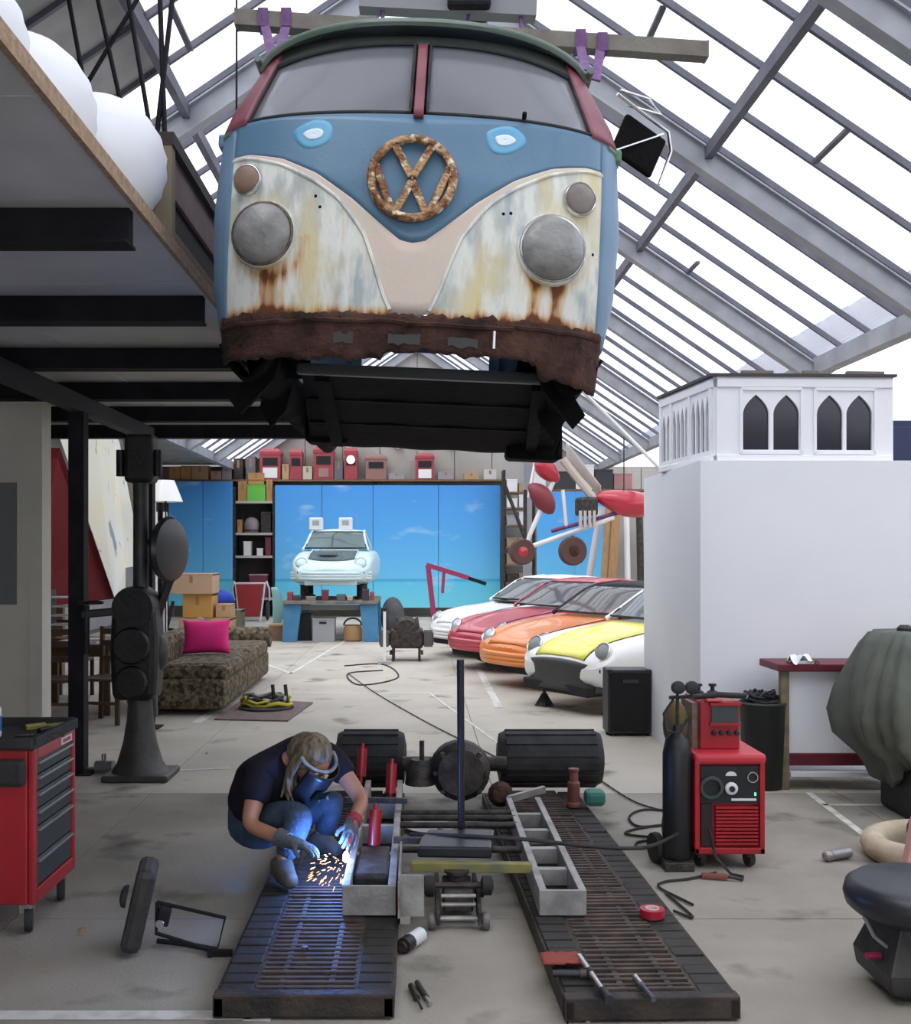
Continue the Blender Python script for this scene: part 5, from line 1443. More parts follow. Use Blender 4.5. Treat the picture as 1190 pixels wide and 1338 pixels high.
hoarding('sea and sky printed hoarding on the left behind the boxes', (-6.5, -5.6, -4.82), 28.0, .30, 3.55)
hoarding('wide sea and sky printed hoarding behind the teal coupe', (-3.72, -2.5, -1.15, .55, 2.17), 28.0, .25, 3.45)
hoarding('sea and sky printed hoarding on the right behind the hanging red machine', (2.95, 3.9, 4.85), 26.5, .60, 3.2)
# shelves between the hoardings
shf = thing('storage_rack', 'narrow storage rack with pale shelves between the two left hoardings', 'rack', (-4.27, 28.25, 0))
b = T(shf); pale = mat('pale_shelf_board', (.48, .46, .42), .7)
for x in (-4.78, -3.76):
    b().box2((x-.03, 28.05, 0), (x+.03, 28.6, 3.4)).build('upright', darkmetal, shf)
for z in (.45, 1.55, 2.15, 2.98):
    b().box2((-4.75, 28.02, z), (-3.79, 28.6, z+.06)).build('shelf_board', pale, shf)
b().box2((-4.75, 28.58, 0), (-3.79, 28.6, 3.4)).build('rack_back', mat('dark_rack_back', (.05, .045, .045), .9), shf)
obox = mat('orange_cardboard', (.50, .27, .10), .9, 0, (.42, .22, .09), 3)
crate('carton', 'orange brown carton at the left of the top rack shelf', 'box', -4.70, -4.46, 28.1, .4, 3.04, 3.55, obox, None, 'carton')
crate('carton', 'wide orange brown carton standing on the green crate of the rack', 'box', -4.44, -4.02, 28.15, .35, 3.48, 3.78, obox, None, 'carton')
crate('green_crate', 'bright green crate on the top rack shelf', 'crate', -4.45, -3.98, 28.06, .4, 3.04, 3.46, mat('lime_green', (.14, .52, .07), .5))
crate('carton', 'brown carton at the right of the top rack shelf', 'box', -3.96, -3.80, 28.1, .4, 3.04, 3.60, obox, None, 'carton')
t = thing('grey_dome', 'grey domed machine on the second rack shelf', 'machine', (-4.36, 28.25, 2.21))
MB().lathe([(.17, 0), (.20, .05), (.20, .25), (.15, .36), (.06, .41)], n=18).build('dome', mat('mauve_grey', (.26, .22, .23), .6), t, 50); MB().lathe([(.21, .04), (.21, .08)], n=18).build('dome_band', darkmetal, t)
crate('carton', 'small amber carton at the left end of the second rack shelf', 'box', -4.72, -4.60, 28.1, .3, 2.21, 2.55, obox, None, 'carton')
crate('toolbox', 'dark machine part on the right of the second rack shelf', 'box', -4.1, -3.84, 28.1, .3, 2.21, 2.75, darkmetal)
crate('white_tin', 'taller white tin on the third rack shelf', 'tin', -4.55, -4.36, 28.06, .25, 1.61, 1.98, carwhite)
crate('white_tin', 'smaller white tin on the third rack shelf', 'tin', -4.20, -4.05, 28.06, .25, 1.61, 1.80, carwhite)
crate('red_binder', 'dark red box at the right of the third rack shelf', 'box', -3.98, -3.83, 28.06, .3, 1.61, 2.08, mat('dark_red_card', (.16, .03, .05), .7))
crate('red_case', 'dark red case with pale top on the low rack shelf', 'case', -4.4, -3.92, 28.06, .4, .51, 1.12, mat('dark_red_card', (.16, .03, .05), .7), mat('pinkish_lid', (.4, .25, .25), .7))
# red folding chair in front of the rack
fc = thing('red_chair', 'red folding chair with white tube frame in front of the storage rack', 'chair', (-4.12, 26.4, 0))
whitetube = mat('white_tube', (.75, .75, .77), .4)
rp_ = mat('red_canvas', (.36, .035, .04), .8)
MB().prism([(-.24, .12), (.24, .12), (.33, .92), (-.33, .92)], .03, rot(PI/2+.12), (0, 0, 0)).build('back_canvas', rp_, fc)
MB().box2((-.27, -.05, .40), (.27, .40, .44)).build('seat_canvas', rp_, fc)
for s in (-1, 1):
    MB().tube([(s*.26, -.06, 0), (s*.36, .05, .92), (s*.40, .06, .98), (s*.46, .1, .80), (s*.44, .3, .5)], .025, 6).build('frame_tube', whitetube, fc, 60)
    MB().lathe([(.10, -.03), (.22, -.03), (.24, 0), (.22, .03), (.10, .03)], (s*.40, .25, .25), (1, 0, 0), 18).build('wheel', rubber, fc, 40)
MB().tube([(-.36, .05, .93), (.36, .05, .93)], .025, 6).build('top_tube', whitetube, fc)

# high shelf along the back with cartons and red cabinets
hs_ = thing('high_shelf', 'long timber shelf above the hoardings on the back wall', 'shelf', (-1.5, 28.4, 3.58))
MB(hs_.location).box2((-6.9, 28.15, 3.56), (2.4, 28.68, 3.61)).build('shelf_board', wood, hs_)
for x in (-6.8, -5.2, -3.64, -1.1, 2.3):
    MB(hs_.location).box2((x-.04, 28.3, 0), (x+.04, 28.4, 3.56)).build('shelf_post', darkmetal, hs_)
def hx(px): return (px-PX)/F*28.3
for k, (a, c, h, mm, lb_) in enumerate(((222, 236, .34, obox, 'open orange carton at the far left of the high back shelf'), (237, 250, .36, obox, 'second orange carton from the left on the high back shelf'), (251, 273, .36, cardboard, 'pale brown carton left of the dark gap on the high back shelf'), (276, 290, .22, mat('pink_carton', (.44, .27, .22), .9), 'low pinkish carton on the high back shelf'), (291, 303, .42, mat('mauve_carton', (.32, .28, .31), .9), 'mauve grey carton on the high back shelf'), (306, 318, .55, darkmetal, 'dark crate left of the first red cabinet on the high back shelf'), (322, 334, .60, mat('slate_carton', (.14, .14, .15), .9), 'slate coloured crate touching the first red cabinet on the high shelf'), (369, 378, .40, cardboard, 'narrow carton between the first two red cabinets'), (396, 408, .34, mat('cream_carton', (.55, .48, .36), .9), 'cream carton between the second and third red cabinets'), (437, 448, .50, mat('slate_carton', (.14, .14, .15), .9), 'slate crate right of the third red cabinet'), (508, 528, .16, mat('grey_tray', (.3, .29, .28), .8), 'low grey tray on the right part of the high shelf'), (572, 592, .20, mat('grey_tray', (.3, .29, .28), .8), 'low grey tray right of the last red cabinet'), (606, 625, .17, cardboard, 'low brown carton near the right end of the high shelf'), (632, 648, .26, mat('pale_carton', (.6, .58, .55), .9), 'pale carton at the right end of the high shelf'))):
    crate('carton', lb_, 'box', hx(a), hx(c), 28.2, .35, 3.612, 3.612+h, mm, None, 'carton')
cabred = mat('faded_red_enamel', (.40, .05, .06), .5, 0, (.30, .05, .06), 6)
for k, (a, c, h, lit, lb_) in enumerate(((340, 367, .82, 1, 'red enamel cabinet with white front, leftmost on the high shelf'), (379, 395, .80, 0, 'narrow red cabinet second from the left on the high shelf'), (410, 436, .88, 2, 'tall dark red cabinet third from the left on the high shelf'), (450, 467, .84, 3, 'red cabinet with a round white lamp on the high shelf'), (478, 505, .66, 4, 'faded pink brown cabinet fifth from the left on the high shelf'), (543, 567, .70, 5, 'red cabinet standing alone on the right of the high shelf'))):
    t = thing('red_cabinet', lb_, 'cabinet', ((hx(a)+hx(c))/2, 28.2, 3.612), group='red cabinets on the high shelf')
    w_ = (hx(c)-hx(a))/2
    mm = cabred if lit != 4 else mat('faded_brown_red', (.30, .15, .13), .8)
    MB().box2((-w_, 0, 0), (w_, .4, h*.8)).build('cabinet_body', mm, t, bev=.01)
    MB().loft([[(sx*w_*q, sy*.2*q+.2, h*z) for sx, sy in ((-1, -1), (1, -1), (1, 1), (-1, 1))] for q, z in ((1.06, .78), (1.06, .9), (.8, 1.0))]).build('cabinet_hood', mm, t, bev=.02)
    MB().box2((-w_*.72, -.012, h*.45), (w_*.72, 0, h*.70)).build('dark_window', darkgap, t)
    if lit in (1, 5): MB().box2((-w_*.7, -.014, h*.05), (w_*.7, 0, h*.38)).build('white_front', carwhite, t)
    if lit == 2: MB().box2((-w_*.5, -.014, h*.08), (w_*.5, 0, h*.34)).build('grey_front', mat('rust_pink_front', (.34, .20, .18), .8), t)
    if lit == 3: MB().lathe([(.11, 0), (.11, .02), (.06, .05)], (0, -.01, h*.62), (0, -1, 0), 18).build('round_lamp', emis('pink_white_lamp', (1, .75, .72), 1.1), t, 50)
for x in (455, 520, 590):
    t = thing('wall_lamp', ['small white bulkhead lamp high on the back wall, left one', 'small white bulkhead lamp high on the back wall, middle one', 'small white bulkhead lamp high on the back wall, right one'][(455, 520, 590).index(x)], 'lamp', (hx(x), 28.64, 4.55))
    MB().lathe([(.09, 0), (.10, .06), (.05, .11)], (0, 0, 0), (0, -1, 0), 14).build('lamp_glass', carwhite, t, 50); MB().box((0, .03, 0), (.2, .05, .12)).build('lamp_base', greysteel, t)

# rack and column right of the wide hoarding
rk = thing('parts_rack', 'steel parts rack filled with boxes right of the wide hoarding', 'rack', (2.6, 27.6, 0))
b = T(rk)
for x in (2.22, 2.92):
    b().box2((x-.03, 27.3, 0), (x+.03, 27.9, 3.8)).build('upright', darkmetal, rk)
for z in (.9, 1.35, 1.8, 2.35, 2.8, 3.2):
    b().box2((2.22, 27.3, z), (2.92, 27.9, z+.04)).build('shelf_board', wood, rk)
cols = [cardboard, carwhite, mat('tan_box', (.34, .25, .16), .9), greybox, darkmetal, wood]
random.seed(31)
nm_ = ['lowest', 'second', 'third', 'fourth', 'fifth', 'topmost']
for i, z in enumerate((.94, 1.39, 1.84, 2.39, 2.84, 3.24)):
    for j in range(2):
        crate('parts_carton', ('left' if j == 0 else 'right')+' box on the '+nm_[i]+' board of the parts rack', 'box', 2.28+j*.32, 2.55+j*.32, 27.32, .4, z, z+rnd(.2, .38), cols[(2, 5, 0, 1, 1, 0)[i] if j else (4, 2, 2, 3, 1, 1)[i]], group='boxes on the parts rack')
MB().box2((2.38, 23.9, 0), (2.56, 24.1, 4.9)).build('grey_column', greysteel, wb)
# ================================================================ chain hoist above the lifting beam
ho = thing('chain_hoist', 'dark chain hoist and steel channel hanging above the lifting beam', 'hoist', P(590, 8, 6.0))
b = T(ho)
q = lambda px, py, Y=6.0: P(px, py, Y)
b().beam(q(470, 2), q(700, 14), .10, .10).build('hoist_channel', mat('pale_grey_channel', (.24, .24, .25), .6), ho)
b().beam(q(486, -6), q(700, 8), .05, .05).build('dark_rail', blacksteel, ho)
b().box(q(612, -4), (.24, .22, .20)).build('hoist_body', blacksteel, ho, bev=.02)
b().lathe([(.05, -.03), (.06, 0), (.05, .03)], q(560, -2), (0, 1, 0), 16).build('chain_wheel', blacksteel, ho, 40)
for px in (500, 612, 680):
    p = q(px, 4)
    b().cyl(p, (p.x, p.y, roofz(p.x)-.1), .014, n=8).build('chain', blacksteel, ho)
    b().cyl(p, (p.x, p.y-.05, P(px, 48, 5.9).z), .012, n=8).build('drop_chain', mat('purple_webbing', (.13, .06, .16)), ho)
# folding mirror on the right of the van
mr_ = MB().beam((.88, .52, 1.02), (1.08, .60, .93), .03, .20).build('folding_mirror', vanblack, van, bev=.015)
m = MB()
m.tube([(.86, .45, 1.16), (1.02, .55, 1.10), (1.12, .60, 1.06), (1.14, .62, .98), (1.09, .6, .82)], .008, 6)
m.build('mirror_bracket_wire', chrome, van, 60)
MB().tube([(.88, .50, 1.20), (1.02, .56, 1.19), (1.08, .58, 1.13), (.92, .52, 1.14)], .007, 6).build('mirror_hoop', chrome, van, 60)
MB().tube([(.86, .48, .92), (1.10, .6, 1.05)], .006, 6).build('mirror_stay', chrome, van)

# ================================================================ on the mezzanine
paper = mat('white_paper_globe', (.86, .87, .88), .8, 0, (.80, .81, .83), 3, .15, 12)
for k, (x, y, r) in enumerate(((-1.37, 4.62, .285), (-1.50, 4.05, .28), (-1.54, 3.47, .27))):
    t = thing('white_globe', ['large white paper globe on the deck edge nearest the van', 'white paper globe in the middle of the row on the deck edge', 'white paper globe on the deck edge cut by the top left corner of the picture'][k], 'globe', (x, y, ZD+.026))
    prof = [(max(.012, r*math.sin(PI*i/22)), r-r*math.cos(PI*i/22)) for i in range(23)]
    o = MB().lathe([(a*(1+.012*(-1)**i), h) for i, (a, h) in enumerate(prof)], n=36).build('globe_skin', paper, t, 80)
    MB().lathe([(.03, 0), (.03, .012), (.02, .02)], (0, 0, 2*r-.006), n=12).build('globe_collar', whitetube, t)
tg = thing('timber_gallery', 'dark timber framed stall with pinkish top board on the deck behind the globes', 'frame', (-1.5, 5.9, ZD+.026))
b = T(tg); pinkt = mat('pinkish_timber', (.20, .125, .115), .8, 0, (.26, .18, .16), 4)
b().box2((-1.20, 4.95, 3.40), (-1.15, 8.2, 3.62)).build('fascia_board', pinkt, tg, bev=.004)
b().box2((-2.3, 4.93, 3.60), (-1.12, 8.2, 3.66)).build('top_board', mat('black_brown_timber', (.04, .03, .026), .8), tg)
for y in (4.97, 6.5, 8.1):
    b().box2((-1.22, y-.035, ZD+.026), (-1.13, y+.035, 3.60)).build('stall_post', mat('old_post', (.24, .19, .12), .8), tg)
b().box2((-1.19, 5.0, ZD+.026), (-1.17, 8.1, 3.40)).build('dark_infill', mat('black_brown_timber', (.04, .03, .026), .8), tg)
b().box2((-1.22, 5.0, 3.22), (-1.16, 8.1, 3.26)).build('mid_rail', wood, tg)
for k, (px0, py0, px1, py1) in enumerate(((90, 0, 111, 115), (128, 0, 155, 122), (170, 15, 112, 112), (172, 25, 193, 150), (225, 0, 206, 165), (209, 0, 215, 170))):
    Yk = 7.4 if k < 4 else 6.6
    a, c = P(px0, py0, Yk), P(px1, py1, Yk); d = (c-a)
    a2 = a-d*((roofz(a.x)-a.z-.1)/-d.z if d.z else 0) if False else a+d*((roofz(a.x)-.15-a.z)/d.z)
    c2 = a+d*((ZD+.026-a.z)/d.z)
    t = simple('hanging_rod', ['dark rod hanging from the roof, leftmost above the globes', 'dark rod hanging second from the left above the globes', 'slanting dark rod crossing the second one above the globes', 'dark rod from the left purlin down behind the nearest globe', 'dark rod hanging between the nearest globe and the van, slightly slanted', 'upright dark rod hanging closest to the van side'][k], 'rod', MB().cyl(a2, c2, .016, n=8), blacksteel, group='rods hanging over the deck')
a = P(309, 0, 6.2)
simple('hanging_wire', 'thin wire hanging straight down left of the van windscreen', 'wire', MB().cyl((a.x, a.y, roofz(a.x)-.05), (a.x, a.y, 3.75), .006, n=6), blacksteel)
a = P(778, 528, 11.3); c = P(862, 612, 11.3); d = c-a
q0 = a-d*4.25; q1 = c-d*(c.z/d.z)
simple('white_rope', 'white rope stretched diagonally behind the white window box', 'rope', MB().tube([q0, a, c, q1], .020, 8), carwhite, 0, 60)

# ================================================================ left middle distance
ld_ = thing('painted_hoarding', 'red board with slanting cream painted board behind the steel post on the left', 'hoarding', (-4.4, 13.5, 0))
b = T(ld_)
def pp(px, py, Y): return P(px, py, Y)
def pboard(pts, Y0_, th, name, m):
    v = [pp(x, y, Y) for x, y, Y in pts]
    n = len(v)
    return b().add(v+[p+V((-.02, th, 0)) for p in v], [tuple(range(n)), tuple(range(2*n-1, n-1, -1))]+[(i, n+i, n+(i+1) % n, (i+1) % n) for i in range(n)]).build(name, m, ld_)
pboard([(40, 585, 13.0), (78, 585, 13.0), (152, 782, 13.6), (40, 795, 13.0)], 13, .04, 'red_board', mat('deep_red_board', (.20, .012, .016), .7, 0, (.16, .01, .014), 2))
crm = mat('painted_cream_board', (.68, .64, .48), .8, 0, (.64, .66, .60), 2, detail=3, col3=(.22, .26, .30), scale3=3.5, lo3=.60, hi3=.66)
pboard([(74, 560, 13.0), (120, 545, 13.6), (150, 545, 15.5), (186, 738, 15.5), (164, 742, 14.2), (164, 785, 14.0), (150, 782, 13.5)], 14, .04, 'cream_board', crm)
b().beam(pp(152, 560, 15.6), pp(192, 735, 15.7), .10, .08).build('board_edge', greenbrown, ld_)
b().box2((-4.7, 13.9, 0), (-4.6, 14.0, 1.3)).build('board_prop', wood, ld_)
# dining table and chairs
dt = thing('dining_table', 'brown wooden table behind the steel post on the left', 'table', (-3.75, 11.7, 0))
tw = mat('red_brown_wood', (.13, .065, .03), .5, 0, (.09, .045, .02), 5)
MB().box2((-.45, -.5, .71), (.55, .6, .75)).build('table_top', tw, dt, bev=.005)
MB().box2((-.40, -.45, .62), (.5, .55, .71)).build('apron', tw, dt)
for x in (-.38, .48):
    for y in (-.43, .53): MB().box2((x-.035, y-.035, 0), (x+.035, y+.035, .66)).build('leg', tw, dt)
def dchair(loc, rz, label):
    t = thing('dining_chair', label, 'chair', loc, rz, 'chairs at the brown table')
    cw = mat('dark_chair_wood', (.06, .033, .02), .5, 0, (.09, .05, .03), 6)
    MB().box2((-.21, -.21, .43), (.21, .21, .46)).build('seat', cw, t, bev=.006)
    for x in (-.19, .19):
        MB().box2((x-.02, -.21, 0), (x+.02, -.17, .44)).build('leg', cw, t)
        MB().beam((x, .19, 0), (x, .23, .95), .04, .04).build('rear_leg', cw, t)
    for z in (.62, .78, .90): MB().beam((-.19, .215, z), (.19, .215, z), .02, .06).build('back_rail', cw, t)
    MB().box2((-.19, -.2, .2), (.19, -.18, .23)).build('stretcher', cw, t)
dchair((-3.62, 10.75, 0), .1, 'dark wooden chair nearest the white partition, seen left of the steel post')
dchair((-3.12, 10.85, 0), -.2, 'dark wooden chair just right of the steel post')
dchair((-4.1, 12.7, 0), PI, 'dark wooden chair on the far side of the brown table')
t = thing('letter_tray', 'stacked white letter tray on the brown table', 'tray', (-3.85, 11.9, .75))
for k in range(5): MB().box2((-.2, -.12, .06+.10*k), (.14, .12, .075+.10*k)).build('tray_shelf', carwhite, t)
MB().box2((-.22, -.12, 0), (-.20, .12, .55)).build('tray_side', blackplastic, t); MB().box2((.14, -.12, 0), (.16, .12, .55)).build('tray_side', wood, t)
t = thing('paper_pile', 'white papers lying on the front of the brown table', 'papers', (-3.55, 11.35, .75))
MB().box2((-.22, -.08, 0), (.18, .10, .035)).build('sheet_stack', carwhite, t); MB().box2((-.10, -.06, .035), (.22, .12, .05)).build('top_sheet', mat('grey_sheet', (.5, .5, .52), .7), t)
t = thing('mug', 'white mug on the left of the brown table', 'mug', (-4.0, 11.3, .75))
MB().lathe([(.04, 0), (.05, .01), (.05, .10), (.045, .10), (.04, .02)], n=14).build('cup', carwhite, t, 40); MB().torus((.06, 0, .05), .03, .008, (0, 1, 0), 12, 6).build('handle', carwhite, t, 60)
for k, (x, y, z0) in enumerate(((-4.35, 12.3, 0), (-3.3, 12.7, 0))):
    t = thing('red_stool', ['dark red stool behind the brown table, left one', 'dark red stool behind the brown table, right one'][k], 'stool', (x, y, z0))
    MB().lathe([(.17, .98), (.18, 1.0), (.18, 1.06), (.15, 1.08)], n=18).build('stool_seat', mat('dark_red_vinyl', (.14, .015, .02), .5), t, 40)
    for a in range(4): MB().cyl((.2*math.cos(a*PI/2+.7), .2*math.sin(a*PI/2+.7), 0), (.12*math.cos(a*PI/2+.7), .12*math.sin(a*PI/2+.7), .98), .016, n=6).build('stool_leg', blacksteel, t)
# lamp with white shade
t = thing('floor_lamp', 'floor lamp with white cone shade behind the old drill column', 'lamp', (-3.52, 15.0, 0))
MB().lathe([(.14, 0), (.14, .02), (.02, .04)], n=18).build('base', blacksteel, t); MB().cyl((0, 0, .03), (0, 0, 2.5), .012, n=8).build('pole', blacksteel, t); MB().lathe([(.24, 2.42), (.12, 2.72), (.11, 2.72), (.23, 2.42)], n=22, cap=False).build('shade', carwhite, t, 50)
t = thing('white_pipe_stand', 'pale pipe stand behind the old drill column', 'stand', (-3.75, 15.6, 0))
for x in (-.06, .08): MB().cyl((x, 0, 0), (x, 0, 2.3), .03, n=8).build('stand_pipe', carwhite, t)
MB().box2((-.25, -.2, 0), (.25, .2, .05)).build('stand_base', carwhite, t)
# sofa, cushion
sf = thing('patterned_sofa', 'brown green patterned sofa seen end on behind the old drill', 'sofa', (-2.35, 12.6, 0))
kil = mat('kilim_pattern', (.10, .08, .048), .95, 0, (.19, .155, .10), 22, .3, 30, False, 3, .42, .58, .3, 0, None, (.045, .03, .022), 16, .47, .60)
b = T(sf)
b().box2((-2.75, 11.25, .06), (-2.02, 14.6, .38)).build('sofa_base', kil, sf, bev=.05)
b().box2((-2.72, 11.30, .34), (-2.0, 12.9, .54)).build('seat_cushion', kil, sf, bev=.07)
b().box2((-2.72, 12.92, .34), (-2.0, 14.4, .54)).build('seat_cushion', kil, sf, bev=.07)
b().box2((-2.98, 11.25, .06), (-2.72, 14.6, .80)).build('sofa_back', kil, sf, bev=.09)
b().cyl((-2.70, 14.62, .56), (-2.00, 14.62, .56), .14, n=18).build('arm_roll', kil, sf, 50)
b().box2((-2.78, 11.17, .0), (-2.72, 11.27, .52)).build('grey_leg', mat('grey_green_leg', (.16, .17, .15), .8), sf)
t = thing('pink_cushion', 'bright pink square cushion propped on the patterned sofa', 'cushion', (-2.42, 12.3, .55))
def cus(s_):
    def f(u, v):
        x, z = u*2-1, v*2-1
        th = .10*((1-x**2)*(1-z**2))**.45
        k = 1-.10*(1-abs(x*z))*(.5)
        return rot(-.25, 0, .15) @ V((x*.27*(1-.08*(1-z*z)), s_*th, .20+z*.20*(1-.08*(1-x*x))))
    return f
m = MB(); m.patch(cus(1), 14, 14); m.patch(cus(-1), 14, 14, True)
m.build('cushion_cover', mat('hot_pink_cotton', (.72, .02, .20), .85, 0, (.66, .016, .17), 6, .3, 10), t, 80)
MB().patch(lambda u, v: rot(-.25, 0, .15) @ V((lerp(-.12, -.02, u), -.03, .40+.03*math.sin(PI*u)*v)), 6, 2).build('cushion_tag', mat('pale_pink', (.8, .5, .55), .8), t, solid=.01)
# cartons and blue bag
crate('moving_box', 'large brown moving box at the bottom of the stack behind the sofa', 'box', -4.45, -3.50, 20.0, .7, 0, .46, cardboard, None, 'carton')
crate('moving_box', 'orange brown moving box in the middle of the stack behind the sofa', 'box', -4.40, -3.85, 20.1, .6, .475, .92, mat('amber_cardboard', (.52, .28, .08), .85), None, 'carton')
crate('moving_box', 'wide pale brown moving box on top of the stack behind the sofa', 'box', -4.62, -3.82, 20.0, .7, .93, 1.30, mat('pale_cardboard', (.50, .34, .21), .9), None, 'carton')
crate('moving_box', 'upright brown moving box right of the middle one behind the sofa', 'box', -3.80, -3.50, 20.2, .4, .475, .72, cardboard, None, 'carton')
crate('moving_box', 'small mossy box under the blue bag', 'box', -4.15, -3.50, 21.3, .5, 0, .55, mat('mossy_box', (.20, .20, .13), .9), None, 'carton')
t = thing('blue_bag', 'bright blue bag lying on the mossy box', 'bag', (-3.98, 21.45, .56))
MB().ball((0, .1, .20), .25, 14, 9, (1.2, .9, .8)).build('bag_body', mat('royal_blue_cloth', (.02, .08, .50), .7, 0, (.02, .05, .35), 5, .5, 8), t, 60); MB().tube([(-.15, 0, .30), (-.05, -.02, .42), (.1, 0, .32)], .02, 6).build('bag_strap', mat('navy_strap', (.01, .02, .12), .7), t, 60)
t = thing('white_clutter_rack', 'black and white framed rack beside the cartons', 'rack', (-4.05, 16.6, 0))
for k in range(3): MB().beam((-.35+.2*k, 0, 0), (-.15+.2*k, .1, .95), .05, .04).build('rack_bar', carwhite if k % 2 else blacksteel, t)
MB().beam((-.35, .05, .6), (.3, .05, .5), .05, .04).build('rack_rail', blacksteel, t); MB().beam((-.35, .05, .3), (.3, .05, .2), .05, .04).build('rack_rail', carwhite, t)
# rug with a heap of straps
rg_ = thing('doormat', 'purplish brown mat on the mid floor', 'mat', (0, 0, 0))
rp4 = [G(280, 941), G(376, 943), G(409, 919), G(318, 914)]
rg_.location = rp4[0]
MB(rp4[0]).add([p+V((0, 0, z)) for z in (.003, .014) for p in rp4], [(3, 2, 1, 0), (4, 5, 6, 7)]+[(i, (i+1) % 4, 4+(i+1) % 4, 4+i) for i in range(4)]).build('mat_pile', mat('purple_brown_mat', (.14, .10, .09), .95, 0, (.19, .14, .125), 12, .3, 60), rg_)
hp_ = thing('strap_heap', 'heap of black and yellow lifting straps and shackles on the purplish mat', 'straps', G(348, 925, .015))
c = hp_.location
random.seed(17)
MB(c).lathe([(.30, .0), (.30, .02), (.20, .03)], c, n=20).build('dark_tray', rubber, hp_, 40)
for k in range(9):
    a0 = rnd(0, 6.3); r = rnd(.12, .26)
    MB(c).tube([c+V((r*1.15*math.cos(a0+j*.5), r*.75*math.sin(a0+j*.5), .05+.02*k/2+.02*math.sin(j*2+k))) for j in range(rnd(5, 9).__int__())], .022, 6).build('strap', mat('strap_yellow', (.50, .42, .03), .7) if k % 3 == 0 else (rubber if k % 3 == 1 else mat('strap_grey', (.25, .25, .23), .7)), hp_, 60)
for x in (.08, .22):
    MB(c).cyl(c+V((x, .05, .05)), c+V((x-.02, .05, .25)), .02, n=8).build('shackle_post', darkmetal, hp_)

# ================================================================ engine, crane and hanging red machine at the back
en = thing('bare_engine', 'dark bare engine on a low stand in the middle distance', 'engine', (-.17, 16.9, 0))
en.scale = (.82, .82, .82)
MB().box2((-.30, -.2, .25), (.32, .4, .62)).build('crankcase', darkmetal, en, bev=.05)
MB().lathe([(.12, -.1), (.24, -.08), (.25, 0), (.18, .06)], (.0, -.15, .62), (0, -1, 0), 22).build('fan_shroud', darkmetal, en, 40)
for s in (-1, 1):
    MB().box2((s*.30, -.15, .30), (s*.52, .35, .55)).build('cylinder_bank', darkmetal, en, bev=.03)
    for k in range(5): MB().box2((s*.34, -.17+.11*k, .28), (s*.50, -.14+.11*k, .57)).build('cooling_fin', mat('fin_grey', (.09, .09, .085), .6), en)
    for y in (-.15, .35): MB().cyl((s*.25, y, 0), (s*.25, y, .26), .025, n=8).build('stand_leg', darkmetal, en)
    MB().beam((s*.30, -.2, .15), (s*.30, .4, .15), .04, .04).build('stand_rail', rust, en)
for k in range(5): MB().tube([(-.25+.12*k, -.1, .62), (-.2+.1*k, -.05, .82), (-.05+.05*k, .1, .74)], .03, 6).build('intake_pipe', darkmetal, en, 60)
t = thing('white_prop', 'white prop with small wheel standing left of the bare engine', 'prop', (-.50, 16.4, 0))
MB().cyl((0, 0, .04), (0, 0, .82), .022, n=8).build('prop_pole', carwhite, t); MB().ball((0, 0, .84), .04, 8, 6).build('prop_knob', rubber, t); MB().box2((-.1, -.1, 0), (.1, .1, .05)).build('prop_foot', mat('grey_foot', (.4, .4, .4), .6), t)
cr_ = thing('engine_crane', 'pink red engine crane with black boom end behind the white coupe', 'crane', (.30, 20.6, 0))
pk = mat('magenta_red_paint', (.32, .03, .10), .45)
b = T(cr_); YC = 20.6
def cp(px, py): return P(px, py, YC)
b().beam(cp(559, 738), (cp(570, 780).x, YC, .05), .10, .10).build('mast', pk, cr_, bev=.006)
b().beam(cp(557, 738), cp(612, 755), .09, .09).build('boom', pk, cr_, bev=.006)
b().beam(cp(608, 754), cp(635, 763), .07, .07).build('boom_end', blacksteel, cr_, bev=.006)
b().beam(cp(580, 746), cp(578, 775), .06, .06).build('ram', pk, cr_)
b().beam((cp(570, 780).x-.1, YC, .06), (cp(570, 780).x+1.0, YC+.3, .06), .1, .1).build('crane_leg', pk, cr_)
YR = 23.0
um = thing('hanging_machine', 'red and white trike with small wheels hanging in front of the right hoarding', 'trike', P(750, 670, YR))
b = T(um)
def up_(px, py, d=0): return P(px, py, YR+d)
ured = mat('gloss_red_pod', (.48, .02, .04), .3, coat=.5)
def pod(pts, name, m):
    return b().tube([up_(x, y) for x, y, r in pts], [r for x, y, r in pts], 14).build(name, m, um, 80, sub=2)
pod([(775, 648, .06), (795, 652, .22), (815, 658, .30), (835, 660, .30), (850, 660, .2), (862, 660, .03)], 'rear_pod', ured)
pod([(700, 596, .03), (706, 602, .20), (712, 612, .24), (722, 622, .18), (730, 630, .04)], 'nose_pod', ured)
pod([(690, 632, .05), (703, 642, .25), (715, 660, .24), (722, 672, .06)], 'engine_cowl', mat('dull_red_cowl', (.22, .03, .04), .5))
b().box(up_(766, 662), (.45, .4, .40)).build('motor_block', darkmetal, um, bev=.06)
for k in range(4): b().box(up_(758+6*k, 678, -.2), (.06, .1, .35)).build('motor_fin', mat('pale_fin', (.5, .45, .42), .5), um)
for a_, c_, r, m_ in (((727, 620), (686, 712), .05, carwhite), ((700, 600), (690, 650), .035, carwhite), ((688, 716), (802, 676), .05, carwhite), ((720, 694), (815, 668), .045, mat('purple_bar', (.12, .03, .14), .4)), ((735, 600), (778, 655), .09, mat('beige_wing_edge', (.55, .48, .40), .7)), ((660, 635), (690, 715), .04, darkmetal), ((748, 700), (748, 715), .04, darkmetal), ((686, 640), (686, 715), .04, darkmetal), ((735, 640), (740, 690), .04, carwhite)):
    b().cyl(up_(*a_), up_(*c_), r, n=8).build('strut', m_, um, 40)
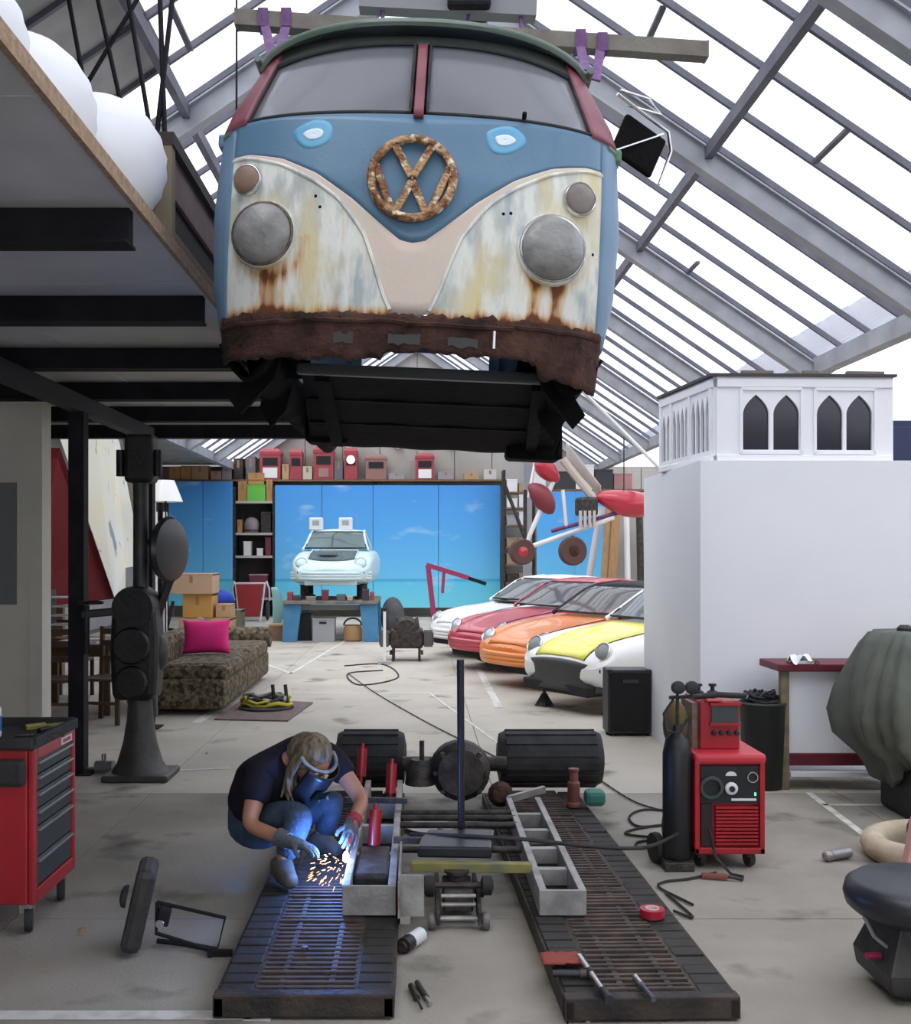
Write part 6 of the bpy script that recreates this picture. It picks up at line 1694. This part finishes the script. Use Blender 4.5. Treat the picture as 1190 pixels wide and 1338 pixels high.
for px, py, r in ((682, 721, .28), (748, 720, .31)):
    w_ = b().lathe([(r*.55, -.08), (r*.9, -.09), (r, -.05), (r, .05), (r*.9, .09), (r*.55, .08)], up_(px, py, -.2), (.25, -1, 0), 24).build('wheel', mat('brown_tyre', (.10, .045, .04), .8), um, 40)
    b().lathe([(r*.55, .02), (r*.5, .07), (r*.15, .10), (.02, .13)], up_(px, py, -.2), (.25, -1, 0), 18).build('wheel_hub', ured if px < 700 else rust, w_, 40)
for px, py in ((706, 598), (815, 645)):
    p = up_(px, py); b().cyl(p, (p.x, p.y, roofz(p.x)-.1), .015, n=6).build('hanging_cable', darkmetal, um)
b().patch(lambda u, v: up_(lerp(740, 785, u), lerp(585, 640, u)+lerp(-8, 14, v)*(1-u*.3), .3*v), 8, 4).build('cream_cowling', mat('cream_cowling', (.66, .60, .54), .6), um, 60, solid=.02)
t = thing('timber_board', 'long orange brown board leaning in front of the right hoarding', 'board', (4.25, 24.2, 0))
MB().beam((.0, 0, 0), (.28, .6, 2.75), .36, .05, (0, 1, 0)).build('plank', mat('orange_plank', (.34, .19, .08), .7, 0, (.40, .24, .11), 4, stretch=(4, 4, .5)), t); MB().beam((-.03, -.03, .02), (.25, .57, 2.75), .02, .02).build('edge_strip', wood, t)
for k, (x, dx, w_, lab, mm) in enumerate(((3.75, .55, .16, 'pale pole leaning left of the orange brown board', mat('pale_pole', (.55, .55, .56), .6)), (4.85, .05, .14, 'cream pole leaning right of the orange brown board', carwhite), (5.15, .05, .16, 'dark pole leaning nearest the white booth', darkmetal))):
    t = thing('leaning_pole', lab, 'pole', (x, 24.6, 0)); MB().cyl((0, 0, 0), (dx, .5, 2.7), w_/2, n=10).build('pole_shaft', mm, t, 40); MB().cyl((dx, .5, 2.7), (dx*1.01, .505, 2.74), w_/2+.01, n=10).build('pole_cap', mm, t)
random.seed(40)
for k, (px, w_, h, mm) in enumerate(((700, .5, .5, carwhite), (738, .5, .45, mat('dark_crate', (.05, .05, .05), .8)), (764, .46, .62, carwhite), (789, .46, .5, mat('dark_crate', (.05, .05, .05), .8)), (814, .46, .4, mat('dull_pink', (.4, .2, .2), .8)))):
    x = (px-PX)/F*27.2
    crate('top_bundle', ['white bundle', 'dark bundle', 'second white bundle', 'taller dark bundle', 'dull pink bundle'][k]+' stored on the ledge above the right hoarding', 'bundle', x-w_/2, x+w_/2, 27.2, .4, 3.30, 3.30+h, mm)
lg = thing('storage_ledge', 'timber ledge above the right hoarding', 'shelf', (3.9, 27.4, 3.3))
MB(lg.location).box2((2.97, 27.1, 3.24), (5.8, 27.8, 3.298)).build('ledge_board', wood, lg)
for x in (3.0, 4.4, 5.75): MB(lg.location).box2((x-.04, 27.6, 0), (x+.04, 27.7, 3.24)).build('ledge_post', wood, lg)
t = thing('blue_cupboard', 'tall dark blue cupboard standing behind the right side of the white booth', 'cupboard', (4.3, 9.5, 0))
dbl = mat('dark_blue_cupboard', (.015, .022, .075), .5)
MB(t.location).box2((3.95, 9.25, 0), (4.75, 9.8, 2.86)).build('cupboard_body', dbl, t, bev=.01)
for x in (3.97, 4.36): MB(t.location).box2((x, 9.225, .08), (x+.37, 9.25, 2.80)).build('cupboard_door', dbl, t, bev=.006)
